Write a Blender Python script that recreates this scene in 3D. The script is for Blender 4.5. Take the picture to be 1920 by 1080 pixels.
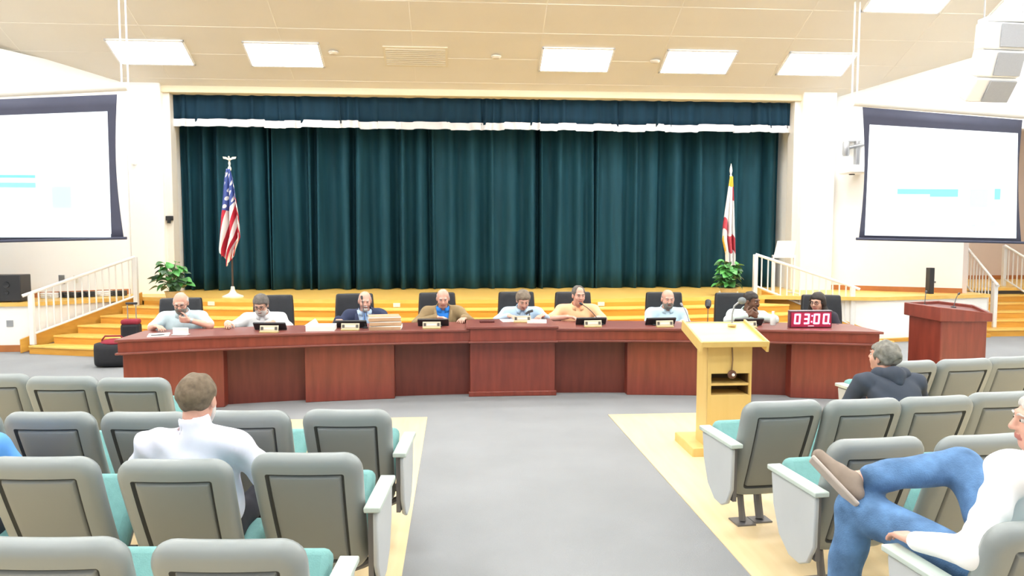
import bpy, math, random
import numpy as np
from mathutils import Vector, Matrix
R_ = math.radians
random.seed(7); rng = np.random.default_rng(7)
SC = bpy.context.scene; COL = SC.collection
for _o in list(bpy.data.objects): bpy.data.objects.remove(_o)

# ---------------------------------------------------------------- camera, world, exposure
cam_d = bpy.data.cameras.new('camera'); cam = bpy.data.objects.new('camera', cam_d); COL.objects.link(cam)
cam_d.sensor_width = 36; cam_d.lens = 36 * 1400 / 1920; cam_d.clip_end = 200
cam.location = (0, 0, 1.8)
cam.rotation_euler = (R_(90) - math.atan(100 / 1400), 0, R_(-4.29))
SC.camera = cam
world = bpy.data.worlds.new('world'); SC.world = world; world.use_nodes = True
WORLD_STRENGTH = 0.6
_bg = world.node_tree.nodes['Background']
_bg.inputs[0].default_value = (.97, .985, 1, 1); _bg.inputs[1].default_value = WORLD_STRENGTH  # white ambient fill added through the open rear of the hall
LIGHT_STRENGTH = 17.0
SC.view_settings.view_transform = 'Standard'; SC.view_settings.look = 'None'
SC.view_settings.exposure = 0.55; SC.view_settings.gamma = 1
SC.cycles.max_bounces = 8; SC.cycles.diffuse_bounces = 5; SC.cycles.use_denoising = True

# ---------------------------------------------------------------- materials
def s2l(c):
    return tuple((x / 12.92 if x <= .04045 else ((x + .055) / 1.055) ** 2.4) for x in (v / 255 for v in c))
MATS = {}
def mat(name, col, rough=.6, var=0., scale=8., stretch=(1, 1, 1), bump=0., metal=0., emit=0., col2=None, coat=0., sheen=0., trans=0., bscale=None, spec=None):
    if name in MATS: return MATS[name]
    m = bpy.data.materials.new(name); m.use_nodes = True; nt = m.node_tree; N = nt.nodes; L = nt.links
    b = N['Principled BSDF']; b.inputs['Roughness'].default_value = rough; b.inputs['Metallic'].default_value = metal
    if spec is not None: b.inputs['Specular IOR Level'].default_value = spec
    if coat: b.inputs['Coat Weight'].default_value = coat; b.inputs['Coat Roughness'].default_value = .2
    if sheen: b.inputs['Sheen Weight'].default_value = sheen; b.inputs['Sheen Roughness'].default_value = .4
    if trans: b.inputs['Transmission Weight'].default_value = trans
    c1 = (*col, 1)
    tc = N.new('ShaderNodeTexCoord'); mp = N.new('ShaderNodeMapping'); mp.inputs['Scale'].default_value = stretch
    L.new(tc.outputs['Object'], mp.inputs[0])
    nz = N.new('ShaderNodeTexNoise'); nz.inputs['Scale'].default_value = scale; nz.inputs['Detail'].default_value = 5
    L.new(mp.outputs[0], nz.inputs['Vector'])
    rp = N.new('ShaderNodeValToRGB')
    d = tuple(max(0, x * (1 - var)) for x in col) if col2 is None else col2
    rp.color_ramp.elements[0].position = .3; rp.color_ramp.elements[1].position = .7
    rp.color_ramp.elements[0].color = (*d, 1); rp.color_ramp.elements[1].color = c1
    L.new(nz.outputs[0], rp.inputs[0]); L.new(rp.outputs[0], b.inputs['Base Color'])
    if emit:
        b.inputs['Emission Color'].default_value = c1; b.inputs['Emission Strength'].default_value = emit
    if bump:
        n2 = N.new('ShaderNodeTexNoise'); n2.inputs['Scale'].default_value = bscale or scale * 6
        L.new(mp.outputs[0], n2.inputs['Vector'])
        bp = N.new('ShaderNodeBump'); bp.inputs['Strength'].default_value = bump; bp.inputs['Distance'].default_value = .01
        L.new(n2.outputs[0], bp.inputs['Height']); L.new(bp.outputs[0], b.inputs['Normal'])
    MATS[name] = m; return m
WALL = mat('wall_paint', (.93, .92, .885), .7, .02, 2)
CEIL = mat('ceiling_tile', (.76, .73, .66), .8, .04, 1.2)
CREAM = mat('cream_trim', (.80, .77, .70), .6, .03, 3)
CARPET = mat('grey_carpet', (.29, .30, .31), .95, .12, 1.5, bump=.5, bscale=250)
LAMINATE = mat('pale_wood_floor', (.80, .64, .38), .45, col2=(.76, .58, .32), scale=3, stretch=(6, .6, 1))
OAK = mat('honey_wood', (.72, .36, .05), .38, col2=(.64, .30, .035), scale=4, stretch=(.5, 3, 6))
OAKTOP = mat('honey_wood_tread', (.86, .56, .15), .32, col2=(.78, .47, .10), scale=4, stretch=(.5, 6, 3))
BASEB = mat('orange_baseboard', (.50, .18, .05), .4, .2, 6)
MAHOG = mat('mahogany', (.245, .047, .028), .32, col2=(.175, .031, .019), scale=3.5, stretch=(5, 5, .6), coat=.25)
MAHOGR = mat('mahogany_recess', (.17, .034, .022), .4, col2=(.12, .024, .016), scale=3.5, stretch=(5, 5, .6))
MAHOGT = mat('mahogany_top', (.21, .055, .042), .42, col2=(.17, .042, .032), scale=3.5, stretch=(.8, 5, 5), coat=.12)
MAPLE = mat('maple_laminate', (.70, .50, .18), .42, col2=(.66, .46, .15), scale=3, stretch=(4, 4, .5))
MAPLET = mat('maple_top', (.86, .68, .32), .35, col2=(.82, .62, .26), scale=3, stretch=(.6, 4, 4))
DARKIN = mat('shelf_shade', (.16, .09, .03), .6, .2, 5)  # shade inside the open shelves, put into the colour
CURT = mat('teal_velvet', (.010, .064, .092), .75, .3, 3, (3, 3, .3), spec=.25)
VAL = mat('teal_velvet_valance', (.007, .036, .066), .75, .3, 3, (3, 3, .3), spec=.2)
BAND = mat('white_band', (.72, .72, .74), .7, .06, 6)
SHELL = mat('grey_plastic', (.255, .285, .285), .36, .05, 3)
SHELLP = mat('grey_panel', (.22, .24, .24), .45, .05, 3)
GROOVE_SHADE = mat('groove_shadow', (.05, .055, .055), .7)  # shadow line of the seat-back groove, painted dark grey
TEAL = mat('teal_upholstery', (.20, .42, .41), .9, .12, 30, bump=.2)
ARMM = mat('pale_green_arm', (.52, .60, .55), .4, .05, 5)
PANEL = mat('pale_end_panel', (.50, .525, .53), .5, .05, 5)
STEEL = mat('dark_steel', (.17, .165, .165), .45, .1, 5, metal=.3)
RAILM = mat('white_railing', (.82, .82, .80), .35, .03, 6)
BLACK = mat('black_plastic', (.026, .027, .031), .45, .1, 8)
BLACKL = mat('black_leather', (.02, .022, .028), .38, .15, 15, bump=.15)
DGREY = mat('dark_grey_grille', (.045, .048, .055), .7, .2, 60)
GGREY = mat('grey_grille', (.36, .38, .42), .7, .05, 60)
WPLAS = mat('white_plastic', (.85, .86, .87), .4, .03, 6)
PAPER = mat('white_paper', (.88, .87, .84), .8, .03, 10)
KRAFT = mat('brown_folder', (.52, .33, .20), .8, .15, 10)
CHROME = mat('grey_metal', (.45, .46, .48), .3, .1, 8, metal=.7)
GOLD = mat('brass', (.75, .6, .3), .3, .1, 8, metal=.6)
IVORY = mat('ivory_metal', (.82, .79, .68), .35, .05, 8)
POLE = mat('dark_wood_pole', (.07, .045, .03), .4, .2, 8)
LEAF = mat('green_leaf', (.07, .22, .06), .4, .5, 9)
LEAFL = mat('bright_leaf', (.14, .50, .12), .4, .4, 9)
LEAFG = mat('grey_green_leaf', (.12, .22, .13), .4, .4, 9)
POT = mat('wicker_pot', (.62, .45, .2), .7, .2, 20, (1, 1, 4), bump=.3)
SOIL = mat('soil', (.05, .035, .02), .9, .3, 30)
REDF = mat('red_fabric', (.30, .02, .04), .8, .2, 20)
BLKF = mat('black_fabric', (.02, .02, .024), .85, .2, 20)
DIFF = mat('light_diffuser', (.96, .985, 1.0), .5, emit=LIGHT_STRENGTH)
BEIGE = mat('beige_wall', (.74, .63, .57), .7, .05, 2)
GLASS = mat('clear_acrylic', (.75, .8, .78), .15, .02, 5)

# ---------------------------------------------------------------- object helpers
def thing(name, label, cat, loc=(0, 0, 0), rz=0, group=None):
    o = bpy.data.objects.new(name, None); COL.objects.link(o); o.empty_display_size = .1
    o.location = loc; o.rotation_euler = (0, 0, rz); o['label'] = label; o['category'] = cat
    if group: o['group'] = group
    return o
def tag(o, label, cat, group=None):
    o['label'] = label; o['category'] = cat
    if group: o['group'] = group
    return o
def link(name, me, parent=None):
    o = bpy.data.objects.new(name, me); COL.objects.link(o)
    if parent is not None: o.parent = parent
    return o
def rot(ax, a):
    return np.array(Matrix.Rotation(a, 3, ax))
def euler(rx=0, ry=0, rz=0):
    return rot('Z', rz) @ rot('Y', ry) @ rot('X', rx)
class MB:
    def __init__(s): s.v = []; s.f = []; s.m = []
    def add(s, v, f, mi=0):
        n = len(s.v); s.v += [tuple(map(float, p)) for p in v]; s.f += [tuple(i + n for i in q) for q in f]; s.m += [mi] * len(f); return s
    def box(s, c, sz, R=None, mi=0):
        h = np.array(sz) / 2; p = np.array([[x, y, z] for x in (-1, 1) for y in (-1, 1) for z in (-1, 1)]) * h
        if R is not None: p = p @ np.array(R).T
        return s.add(p + np.array(c), [(0, 1, 3, 2), (4, 6, 7, 5), (0, 4, 5, 1), (2, 3, 7, 6), (0, 2, 6, 4), (1, 5, 7, 3)], mi)
    def b2(s, x0, x1, y0, y1, z0, z1, mi=0):
        return s.box(((x0 + x1) / 2, (y0 + y1) / 2, (z0 + z1) / 2), (x1 - x0, y1 - y0, z1 - z0), None, mi)
    def prism(s, poly, z0, z1, mi=0):          # poly in xy, counter-clockwise
        n = len(poly); v = [(x, y, z0) for x, y in poly] + [(x, y, z1) for x, y in poly]
        return s.add(v, [tuple(range(n))[::-1], tuple(range(n, 2 * n))] + [(i, (i + 1) % n, n + (i + 1) % n, n + i) for i in range(n)], mi)
    def extr(s, poly, a0, a1, axis='x', mi=0):  # poly in the two other axes, extruded along axis
        n = len(poly)
        if axis == 'x': v = [(a, p, q) for a in (a0, a1) for p, q in poly]
        else: v = [(p, a, q) for a in (a1, a0) for p, q in poly]
        return s.add(v, [tuple(range(n))[::-1], tuple(range(n, 2 * n))] + [(i, (i + 1) % n, n + (i + 1) % n, n + i) for i in range(n)], mi)
    def tube(s, pts, r, n=10, mi=0, caps=True):
        pts = [np.array(p, float) for p in pts]; rs = r if hasattr(r, '__len__') else [r] * len(pts); v = []; ref = None
        for i, p in enumerate(pts):
            t = pts[min(i + 1, len(pts) - 1)] - pts[max(i - 1, 0)]; t = t / (np.linalg.norm(t) + 1e-9)
            if ref is None: ref = np.array([0, 0, 1.]) if abs(t[2]) < .9 else np.array([1., 0, 0])
            a = np.cross(t, ref); a /= np.linalg.norm(a) + 1e-9; b = np.cross(t, a); ref = -b if False else ref
            for k in range(n):
                w = 2 * math.pi * k / n; v.append(p + rs[i] * (math.cos(w) * a + math.sin(w) * b))
        f = []
        for i in range(len(pts) - 1):
            for k in range(n):
                f.append((i * n + k, i * n + (k + 1) % n, (i + 1) * n + (k + 1) % n, (i + 1) * n + k))
        if caps: f += [tuple(range(n))[::-1], tuple(range((len(pts) - 1) * n, len(pts) * n))]
        return s.add(v, f, mi)
    def lathe(s, prof, c=(0, 0, 0), n=20, mi=0):
        v = [(c[0] + r * math.cos(2 * math.pi * k / n), c[1] + r * math.sin(2 * math.pi * k / n), c[2] + z) for r, z in prof for k in range(n)]
        f = [(i * n + k, i * n + (k + 1) % n, (i + 1) * n + (k + 1) % n, (i + 1) * n + k) for i in range(len(prof) - 1) for k in range(n)]
        return s.add(v, f + [tuple(range(n))[::-1], tuple(range((len(prof) - 1) * n, len(prof) * n))], mi)
    def ball(s, c, r, n=12, mi=0, R=None):
        rr = np.array(r if hasattr(r, '__len__') else (r, r, r)); v = []; m = n // 2
        for i in range(m + 1):
            a = math.pi * i / m
            for k in range(n):
                w = 2 * math.pi * k / n; v.append(np.array((math.sin(a) * math.cos(w), math.sin(a) * math.sin(w), -math.cos(a))) * rr)
        v = np.array(v)
        if R is not None: v = v @ np.array(R).T
        return s.add(v + np.array(c), [(i * n + k, i * n + (k + 1) % n, (i + 1) * n + (k + 1) % n, (i + 1) * n + k) for i in range(m) for k in range(n)], mi)
    def grid(s, P, mi=0):                        # P[nu][nv] points
        nu, nv = len(P), len(P[0])
        return s.add([p for r in P for p in r], [(i * nv + j, (i + 1) * nv + j, (i + 1) * nv + j + 1, i * nv + j + 1) for i in range(nu - 1) for j in range(nv - 1)], mi)
    def mesh(s, name, mats, smooth=True, ang=38):
        me = bpy.data.meshes.new(name); me.from_pydata(s.v, [], s.f)
        for m in (mats if isinstance(mats, (list, tuple)) else [mats]): me.materials.append(m)
        me.polygons.foreach_set('material_index', s.m)
        if smooth:
            me.polygons.foreach_set('use_smooth', [True] * len(me.polygons)); me.update(); me.set_sharp_from_angle(angle=R_(ang))
        me.update(); return me
    def build(s, name, mats, parent=None, bev=0, smooth=True, solid=0, seg=2, ang=38):
        o = link(name, s.mesh(name, mats, smooth, ang), parent)
        if solid:
            md = o.modifiers.new('thickness', 'SOLIDIFY'); md.thickness = solid; md.offset = 0
        if bev:
            md = o.modifiers.new('bevel', 'BEVEL'); md.width = bev; md.segments = seg; md.limit_method = 'ANGLE'; md.angle_limit = R_(40); md.harden_normals = False
        return o
def struct(name, mb, mats, bev=0, label=None):
    o = mb.build(name, mats, None, bev); o['kind'] = 'structure'
    if label: o['label'] = label
    return o
def dup(root, loc, rz, label=None, group=None):
    r = root.copy(); COL.objects.link(r); r.location = loc; r.rotation_euler = (0, 0, rz)
    if label: r['label'] = label
    if group: r['group'] = group
    for ch in list(root.children):
        c = ch.copy(); COL.objects.link(c); c.parent = r
        for g in ch.children:
            d = g.copy(); COL.objects.link(d); d.parent = c
    return r

# ---------------------------------------------------------------- room
SL = .458; ZC0 = 4.4; YC0 = 13.6
def zc(y): return ZC0 + SL * (YC0 - y) if y > 11 else ZC0 + SL * (YC0 - 11)
TH = math.atan(SL); ZF = zc(0)
struct('floor', MB().b2(-13, 14, -3, 17.5, -.2, 0), CARPET)
struct('floor.001', MB().prism([(-9, -1), (-.30, -1), (-.29, 7.3), (-2.3, 7.3), (-9, 7.3)], 0, .006), LAMINATE)
struct('floor.002', MB().prism([(1.6, -1), (10, -1), (10, 7.27), (1.51, 7.27)], 0, .006), LAMINATE)
m = MB(); m.extr([(-3, ZF), (11, ZF), (14.3, zc(14.3)), (14.3, zc(14.3) + .2), (11, ZF + .2), (-3, ZF + .2)], -13, 14, 'x')
struct('ceiling', m, CEIL)
# light ceiling grid rails
m = MB()
for i in range(-7, 8): m.box((.36 + i * 2.1 - 1.05, 12.2, zc(12.2) - .002), (.016, 2.4 / math.cos(TH), .005), rot('X', -TH))
for k in range(0, 5): m.box((.5, 11.0 + k * .61, zc(11.0 + k * .61) - .002), (26, .016, .005), rot('X', -TH))
struct('trim_1', m, mat('ceiling_rail', (.77, .74, .67), .8))
# proscenium
struct('wall_back', MB().b2(-5.7, 7.05, 13.72, 13.9, 4.40, 5.2).b2(-5.7, 7.05, 14.75, 14.85, 0, 5), WALL)
struct('wall_back.001', MB().b2(-5.68, -5.10, 13.55, 14.75, 0, 4.7).b2(6.42, 7.06, 13.55, 14.75, 0, 4.7), WALL, .02)
struct('trim_2', MB().b2(-5.12, -4.985, 13.68, 13.95, .7, 4.42).b2(6.31, 6.44, 13.68, 13.95, .7, 4.42), CREAM, .01)
struct('trim_3', MB().b2(-5.12, 6.44, 13.62, 13.95, 4.275, 4.405), mat('proscenium_trim', (.85, .76, .55), .55, .03, 3), .012)
# bulkheads over the flanks of the stage
def bulk(name, a, b, zl):
    (x0, y0), (x1, y1) = a, b; d = np.array((x1 - x0, y1 - y0)); d = d / np.linalg.norm(d); nrm = np.array((-d[1], d[0])) * (.15 if x1 < 0 else -.15)
    if nrm[1] < 0: nrm = -nrm
    v = []
    for (x, y) in ((x0, y0), (x1, y1)):
        for q in (0, 1):
            v += [(x + nrm[0] * q, y + nrm[1] * q, zl), (x + nrm[0] * q, y + nrm[1] * q, zc(y) + .1)]
    mb = MB(); mb.add(v, [(0, 1, 5, 4), (2, 6, 7, 3), (0, 4, 6, 2), (1, 3, 7, 5), (0, 2, 3, 1), (4, 5, 7, 6)])
    struct(name, mb, WALL)
bulk('wall_left', (-5.66, 13.59), (-13.0, 9.45), .6)
bulk('wall_right', (7.02, 13.74), (8.95, 12.58), .6)
bulk('wall_right.002', (8.95, 12.58), (14.0, 9.55), 3.6)
struct('ceiling.001', MB().b2(8.9, 14, 14.2, 17.4, 4.2, 4.3), WALL)
struct('wall_left.001', MB().b2(-13.2, -13, -3, 14.35, 0, 6), WALL)
struct('wall_right.001', MB().b2(14, 14.2, -3, 17.4, 0, 6), WALL)
struct('wall_hall', MB().b2(8.9, 14, 16.6, 16.8, 0, 5), BEIGE)
struct('wall_hall.001', MB().b2(8.95, 9.07, 12.62, 16.7, .7, 5), BEIGE)

# ---------------------------------------------------------------- stage
AC = (1.02, 33.27); AR = 21.35; HS = .76
def arc(r, x): return AC[1] - math.sqrt(r * r - (x - AC[0]) ** 2)
XL0, XR0 = -5.2, 5.25
def side(r):                                   # where the flared side lines meet a step of radius r
    k = (r - AR) / 1.45
    return XL0 - 1.25 * k, XR0 + 1.65 * k
def arcpts(r, x0, x1, n=36): return [(x0 + (x1 - x0) * i / n, arc(r, x0 + (x1 - x0) * i / n)) for i in range(n + 1)]
front = [(-13, 11.95), (-6.55, 11.95), (-5.3, 12.95)] + arcpts(AR, XL0, XR0) + [(7.0, 11.9), (9.35, 12.4), (9.35, 13.9), (13.9, 13.9), (13.9, 16.6), (8.9, 16.6), (8.9, 14.75), (7.0, 14.75), (-13, 14.75)]
o = struct('floor.003', MB().prism(front, .70, HS), OAKTOP, label='honey wood stage floor with a curved front edge')
o = struct('wall_stage', MB().prism([(-13, 11.99), (-6.57, 11.99), (-5.33, 12.99), (-5.2, 14.4), (-13, 14.4)], 0, .70).prism([(5.5, 12.6), (7.0, 11.94), (9.33, 12.44), (9.33, 14.1), (5.5, 14.4)], 0, .70), WALL, label='white front of the stage wings')
struct('baseboard_left', MB().prism([(-13, 11.94), (-6.54, 11.94), (-6.54, 12.0), (-13, 12.0)], 0, .1), BASEB)
struct('baseboard_right', MB().prism([(6.98, 11.86), (9.37, 12.37), (9.35, 12.44), (6.96, 11.93)], 0, .06), OAK)
struct('baseboard_left.001', MB().prism([(-5.70, 13.575), (-5.72, 13.545), (-12.9, 9.46), (-12.9, 9.52)][::-1], HS, HS + .09), BASEB)
struct('baseboard_right.001', MB().prism([(7.04, 13.70), (8.94, 12.555), (8.95, 12.585), (7.05, 13.73)], HS, HS + .09).b2(9.07, 13.9, 16.57, 16.6, HS, HS + .09), BASEB)
st = thing('stage_steps', 'wide curved honey wood steps rising to the stage behind the dais', 'steps', (0, 0, 0))
for k in range(0, 6):
    r0 = AR + .29 * k; top = HS - .1267 * k
    if k > 0:
        a, b = side(r0 - .30)[0] , side(r0 - .30)[1]; c, d = side(r0)
        pts = arcpts(r0 + .02, c, d) + arcpts(r0 - .30, a, b)[::-1]
        MB().prism(pts, top - .03, top).build('tread', OAKTOP, st, .006)
    c, d = side(r0); pts = arcpts(r0, c, d) + arcpts(r0 - .03, c, d)[::-1]
    MB().prism(pts, top - .1267, top - (.03 if k else .06)).build('riser', OAK, st)
# sloping stringers at both ends
def stringer(p0, p1, th, parent):
    (x0, y0, z0), (x1, y1, z1) = p0, p1
    d = np.array((x1 - x0, y1 - y0)); d /= np.linalg.norm(d); n = np.array((-d[1], d[0])) * th
    mb = MB(); v = []
    for q in (-.5, .5):
        for (x, y, zz, lo) in ((x0, y0, z0, 0.0), (x1, y1, z1, z1 - .32)):
            v += [(x + n[0] * q, y + n[1] * q, lo), (x + n[0] * q, y + n[1] * q, zz)]
    mb.add(v, [(0, 1, 3, 2), (4, 6, 7, 5), (1, 5, 7, 3), (0, 2, 6, 4), (0, 4, 5, 1), (2, 3, 7, 6)])
    mb.build('stringer', OAK, parent, .006)
stringer((-6.62, 11.80, .21), (-5.25, 12.90, .84), .05, st)
stringer((7.02, 11.95, .17), (5.30, 12.60, .84), .05, st)
# step lights on the top riser
for i, (x, lab) in enumerate(((-4.0, 'left'), (-.95, 'middle'), (2.35, 'right'))):
    y = arc(AR, x) - .008
    t = MB().box((x, y, .675), (.11, .016, .065)).build('outlet_plate', IVORY, None, .004)
    tag(t, 'small ivory outlet plate on the top stage riser, ' + {'left': 'nearest the striped flag', 'middle': 'above the stack of brown folders', 'right': 'beside the man in the orange polo'}[lab], 'outlet', 'outlet plates on the top stage riser')
def railing(label, lo, hi, hgt0, hgt1, n, ext=.12, group='white stair railings'):
    t = thing('stair_railing', label, 'railing', lo, 0, group); lo = np.array(lo, float); d = np.array(hi, float) - lo
    MB().b2(-.035, .035, -.035, .035, 0, hgt0).build('post', RAILM, t, .006)
    MB().box(d + (0, 0, hgt1 / 2), (.07, .07, hgt1)).build('post', RAILM, t, .006)
    h0 = np.array((0, 0, hgt0)); h1 = np.array((0, 0, hgt1)); e = d / np.linalg.norm(d) * ext
    MB().tube([h0 - e, h0, d + h1], .026).build('handrail', RAILM, t)
    MB().tube([(0, 0, .16), d + (0, 0, .16)], .018).build('bottom_rail', RAILM, t)
    for i in range(1, n + 1):
        q = i / (n + 1); a = d * q; z1 = hgt0 + (hgt1 - hgt0) * q
        MB().box(a + (0, 0, (.16 + z1) / 2), (.018, .018, z1 - .16)).build('baluster', RAILM, t)
    return t
railing('white metal railing along the left end of the stage steps', (-6.43, 11.80, .127), (-5.27, 12.72, .635), .79, .80, 14)
railing('white metal railing along the right end of the stage steps, behind the digital timer', (6.66, 12.08, .127), (5.16, 12.55, .76), .80, .70, 14)
railing('white railing at the near side of the far right stairs', (9.70, 12.75, .127), (9.98, 14.05, .76), .81, .88, 10)
railing('white railing at the far side of the far right stairs, at the right edge', (11.05, 12.75, .127), (11.05, 14.3, .76), .81, .82, 12)
# far right stairs
t = thing('hall_stairs', 'honey wood stairs at the far right between two white railings', 'stairs', (0, 0, 0))
for k in range(1, 6):
    z = .127 * k; y = 12.45 + .29 * (k - 1)
    MB().b2(9.36, 11.3, y, y + .31, z - .03, z).build('tread', OAKTOP, t, .006)
    MB().b2(9.36, 11.3, y + .015, y + .04, z - .127, z - .03).build('riser', OAK, t)
# ---------------------------------------------------------------- curtain
def folds(x0, x1, lo, hi, seed):
    r = random.Random(seed); xs = [x0]
    while xs[-1] < x1: xs.append(xs[-1] + r.uniform(lo, hi))
    return xs
def drape(name, mats, x0, x1, y, z0, z1, lo, hi, amp, seed, nz=10, parent=None, edge=None, sub=14):
    xs = folds(x0, x1, lo, hi, seed); r = random.Random(seed + 1); P = []
    for i in range(len(xs) - 1):
        a = amp * r.choice((.35, .6, .9, 1.1, 1.35)); sk = r.uniform(-.38, .38); ph = r.uniform(-.02, .02)
        for j in range(sub):
            q = j / sub; x = xs[i] + (xs[i + 1] - xs[i]) * q
            if x > x1: break
            w = math.sin(2 * math.pi * (q + sk * math.sin(math.pi * q) * .5)) ; w = math.copysign(abs(w) ** .8, w)
            col = []
            for k in range(nz + 1):
                h = k / nz; z = z0 + (z1 - z0) * h + (edge(x) * (1 - h) if edge else 0)
                g = 1 - .35 * h + .06 * math.sin(7 * h + i)
                col.append((x + ph * (1 - h) * 2, y + a * w * g, z))
            P.append(col)
    return MB().grid(P).build(name, mats, parent, ang=180)
o = drape('stage_curtain', CURT, -5.09, 6.41, 14.42, HS + .005, 4.5, .10, .52, .17, 3)
tag(o, 'dark teal velvet stage curtain hanging in folds behind the steps', 'curtain')
o.modifiers.new('thickness', 'SOLIDIFY').thickness = .006
v = thing('curtain_valance', 'short dark teal valance with a white band across the top of the stage', 'curtain', (0, 0, 0))
o = drape('valance_cloth', VAL, -5.0, 6.33, 13.84, 3.80, 4.45, .10, .42, .032, 11, 4, v)
o.modifiers.new('thickness', 'SOLIDIFY').thickness = .006
re = random.Random(5); steps_ = [(x, re.uniform(-.014, .014)) for x in np.arange(-5.2, 6.6, .33)]
def bedge(x): return min(steps_, key=lambda s: abs(s[0] - x))[1]
o = drape('white_band', BAND, -5.0, 6.33, 13.822, 3.715, 3.845, .10, .42, .032, 11, 3, v, bedge)
o['label'] = 'white band along the lower edge'
for p in [o]:
    for vv in p.data.vertices: vv.co.z += bedge(vv.co.x) if vv.co.z > 3.8 else 0

# ---------------------------------------------------------------- ceiling lights, vent, detectors
def troffer(x, y, label, w=1.16, group='rectangular ceiling lights', z=None):
    t = thing('ceiling_light', label, 'ceiling light', (x, y, zc(y) if z is None else z), 0, group)
    R = rot('X', -TH) if y > 11 and z is None else np.eye(3)
    MB().box(R @ (0, 0, -.012), (w, .57, .016), R).build('diffuser', DIFF, t)
    m = MB()
    for sx in (-1, 1): m.box(R @ (sx * (w / 2 + .015), 0, -.012), (.03, .63, .03), R)
    for sy in (-1, 1): m.box(R @ (0, sy * .30, -.012), (w + .06, .03, .03), R)
    m.build('frame', WPLAS, t)
for x, lab in ((-4.93, 'farthest left in the row nearest the stage'), (-2.80, 'second from the left in the row nearest the stage'), (2.05, 'right of the ceiling vent, nearest the stage'), (4.16, 'second from the right in the row nearest the stage'), (6.27, 'farthest right in the row nearest the stage, by the hanging cables')):
    troffer(x, 12.80, 'bright rectangular ceiling light, ' + lab)
troffer(7.02, 11.32, 'bright ceiling light cut by the top of the picture, above the right hanging cables', 1.22)
troffer(9.15, 11.45, 'bright ceiling light in the top right corner behind the white speaker', 1.22)
troffer(10.6, 15.2, 'unseen ceiling light added to brighten the side hall behind the far right stairs', z=4.2)  # added lamp, brightens the beige hall wall
for y in (10.6, 8.6, 6.4, 4.2, 2.0, -.2):  # unseen rows added for light; front row and outer columns brighten the walls
    for x in (-10.4, -7.2, -4.2, -1.2, 1.8, 4.8, 7.8, 10.8):
        troffer(x, y, 'unseen ceiling light added high above the audience seats', group='unseen ceiling lights added above the audience')
def onceil(x, y, name, label, cat, parts):
    t = thing(name, label, cat, (x, y, zc(y))); R = rot('X', -TH)
    for nm, f, m_ in parts: f(R).build(nm, m_, t)
    return t
def ventm(R):
    m = MB().box(R @ (0, 0, -.01), (1.06, .50, .02), R)
    return m
def ventl(R):
    m = MB()
    for i in range(9): m.box(R @ (0, -.2 + i * .05, -.025), (.98, .012, .012), R @ rot('X', .6))
    return m
onceil(-.65, 12.79, 'ceiling_vent', 'flat rectangular air vent in the tan ceiling between two lights', 'vent', (('frame', ventm, mat('vent_tan', (.72, .66, .52), .6)), ('louvre', ventl, mat('vent_tan2', (.66, .61, .5), .6))))
for x, y, lab in ((-1.99, 12.72, 'second light from the left'), (.69, 12.75, 'air vent, on its right'), (3.41, 12.79, 'light left of the right pillar group')):
    t = onceil(x, y, 'smoke_detector', 'small round pale detector on the ceiling beside the ' + {-1.99: 'second light from the left', .69: 'air vent', 3.41: 'second light from the right'}[x], 'detector', ())
    MB().lathe([(.085, 0), (.085, -.02), (.06, -.045), (.02, -.05)]).build('housing', mat('detector', (.72, .68, .6), .5), t)

# ---------------------------------------------------------------- projection screens
SCRW = mat('projection_image', (.50, .53, .56), .9, emit=1.1)
SLC = mat('slide_cyan', (.13, .42, .52), .9, emit=1.0); SLC2 = mat('slide_pale', (.36, .56, .62), .9, emit=1.0)
SLG = mat('slide_grey', (.30, .36, .42), .9, emit=1.0); SLP = mat('slide_light', (.38, .52, .58), .9, emit=1.0)
SBLK = mat('screen_border', (.055, .06, .10), .7, .1, 5)
CASE = mat('screen_case', (.80, .79, .76), .4, .03, 5)
def screen(label, quad_black, quad_white, case, cables, marks, y=11.4, curve=.06):
    # quads: (top-left, top-right, bottom-right, bottom-left) in x, z
    t = thing('projection_screen', label, 'projection screen', (0, y, 0), 0, 'hanging projection screens')
    tl, tr, br, bl = [np.array(p) for p in quad_black]; n = 14
    right = []; left = []
    for i in range(n + 1):
        q = i / n; c = curve * math.sin(math.pi * min(1, q * 1.0)) * (1 if q < .5 else 1)
        right.append(tr + (br - tr) * q - (c, 0)); left.append(tl + (bl - tl) * q + (c, 0))
    v = [(p[0], 0, p[1]) for p in left] + [(p[0], 0, p[1]) for p in right]
    f = [(i, i + 1, n + 2 + i, n + 1 + i) for i in range(n)]
    MB().add(v, f).build('screen_border', SBLK, t, solid=.004)
    a, b, c, d = quad_white
    MB().add([(p[0], -.008, p[1]) for p in (d, c, b, a)], [(0, 1, 2, 3)]).build('projected_slide', SCRW, t)
    for (x0, z0, x1, z1, mm, nm) in marks:
        MB().add([(x0, -.012, z0), (x1, -.012, z0), (x1, -.012, z1), (x0, -.012, z1)], [(0, 1, 2, 3)]).build(nm, mm, t)
    (cx0, cz0), (cx1, cz1), r = case
    MB().tube([(cx0, .03, cz0), (cx1, .03, cz1)], r, 16).build('screen_case', CASE, t)
    MB().tube([(bl[0] - .04, 0, bl[1]), (br[0] + .04, 0, br[1])], .022, 10).build('bottom_bar', SBLK, t)
    for (x, z) in cables:
        MB().tube([(x, .03, z), (x, .03, zc(y) + .02)], .013, 8).build('hanging_cable', WPLAS, t)
L0 = -7.55
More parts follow.
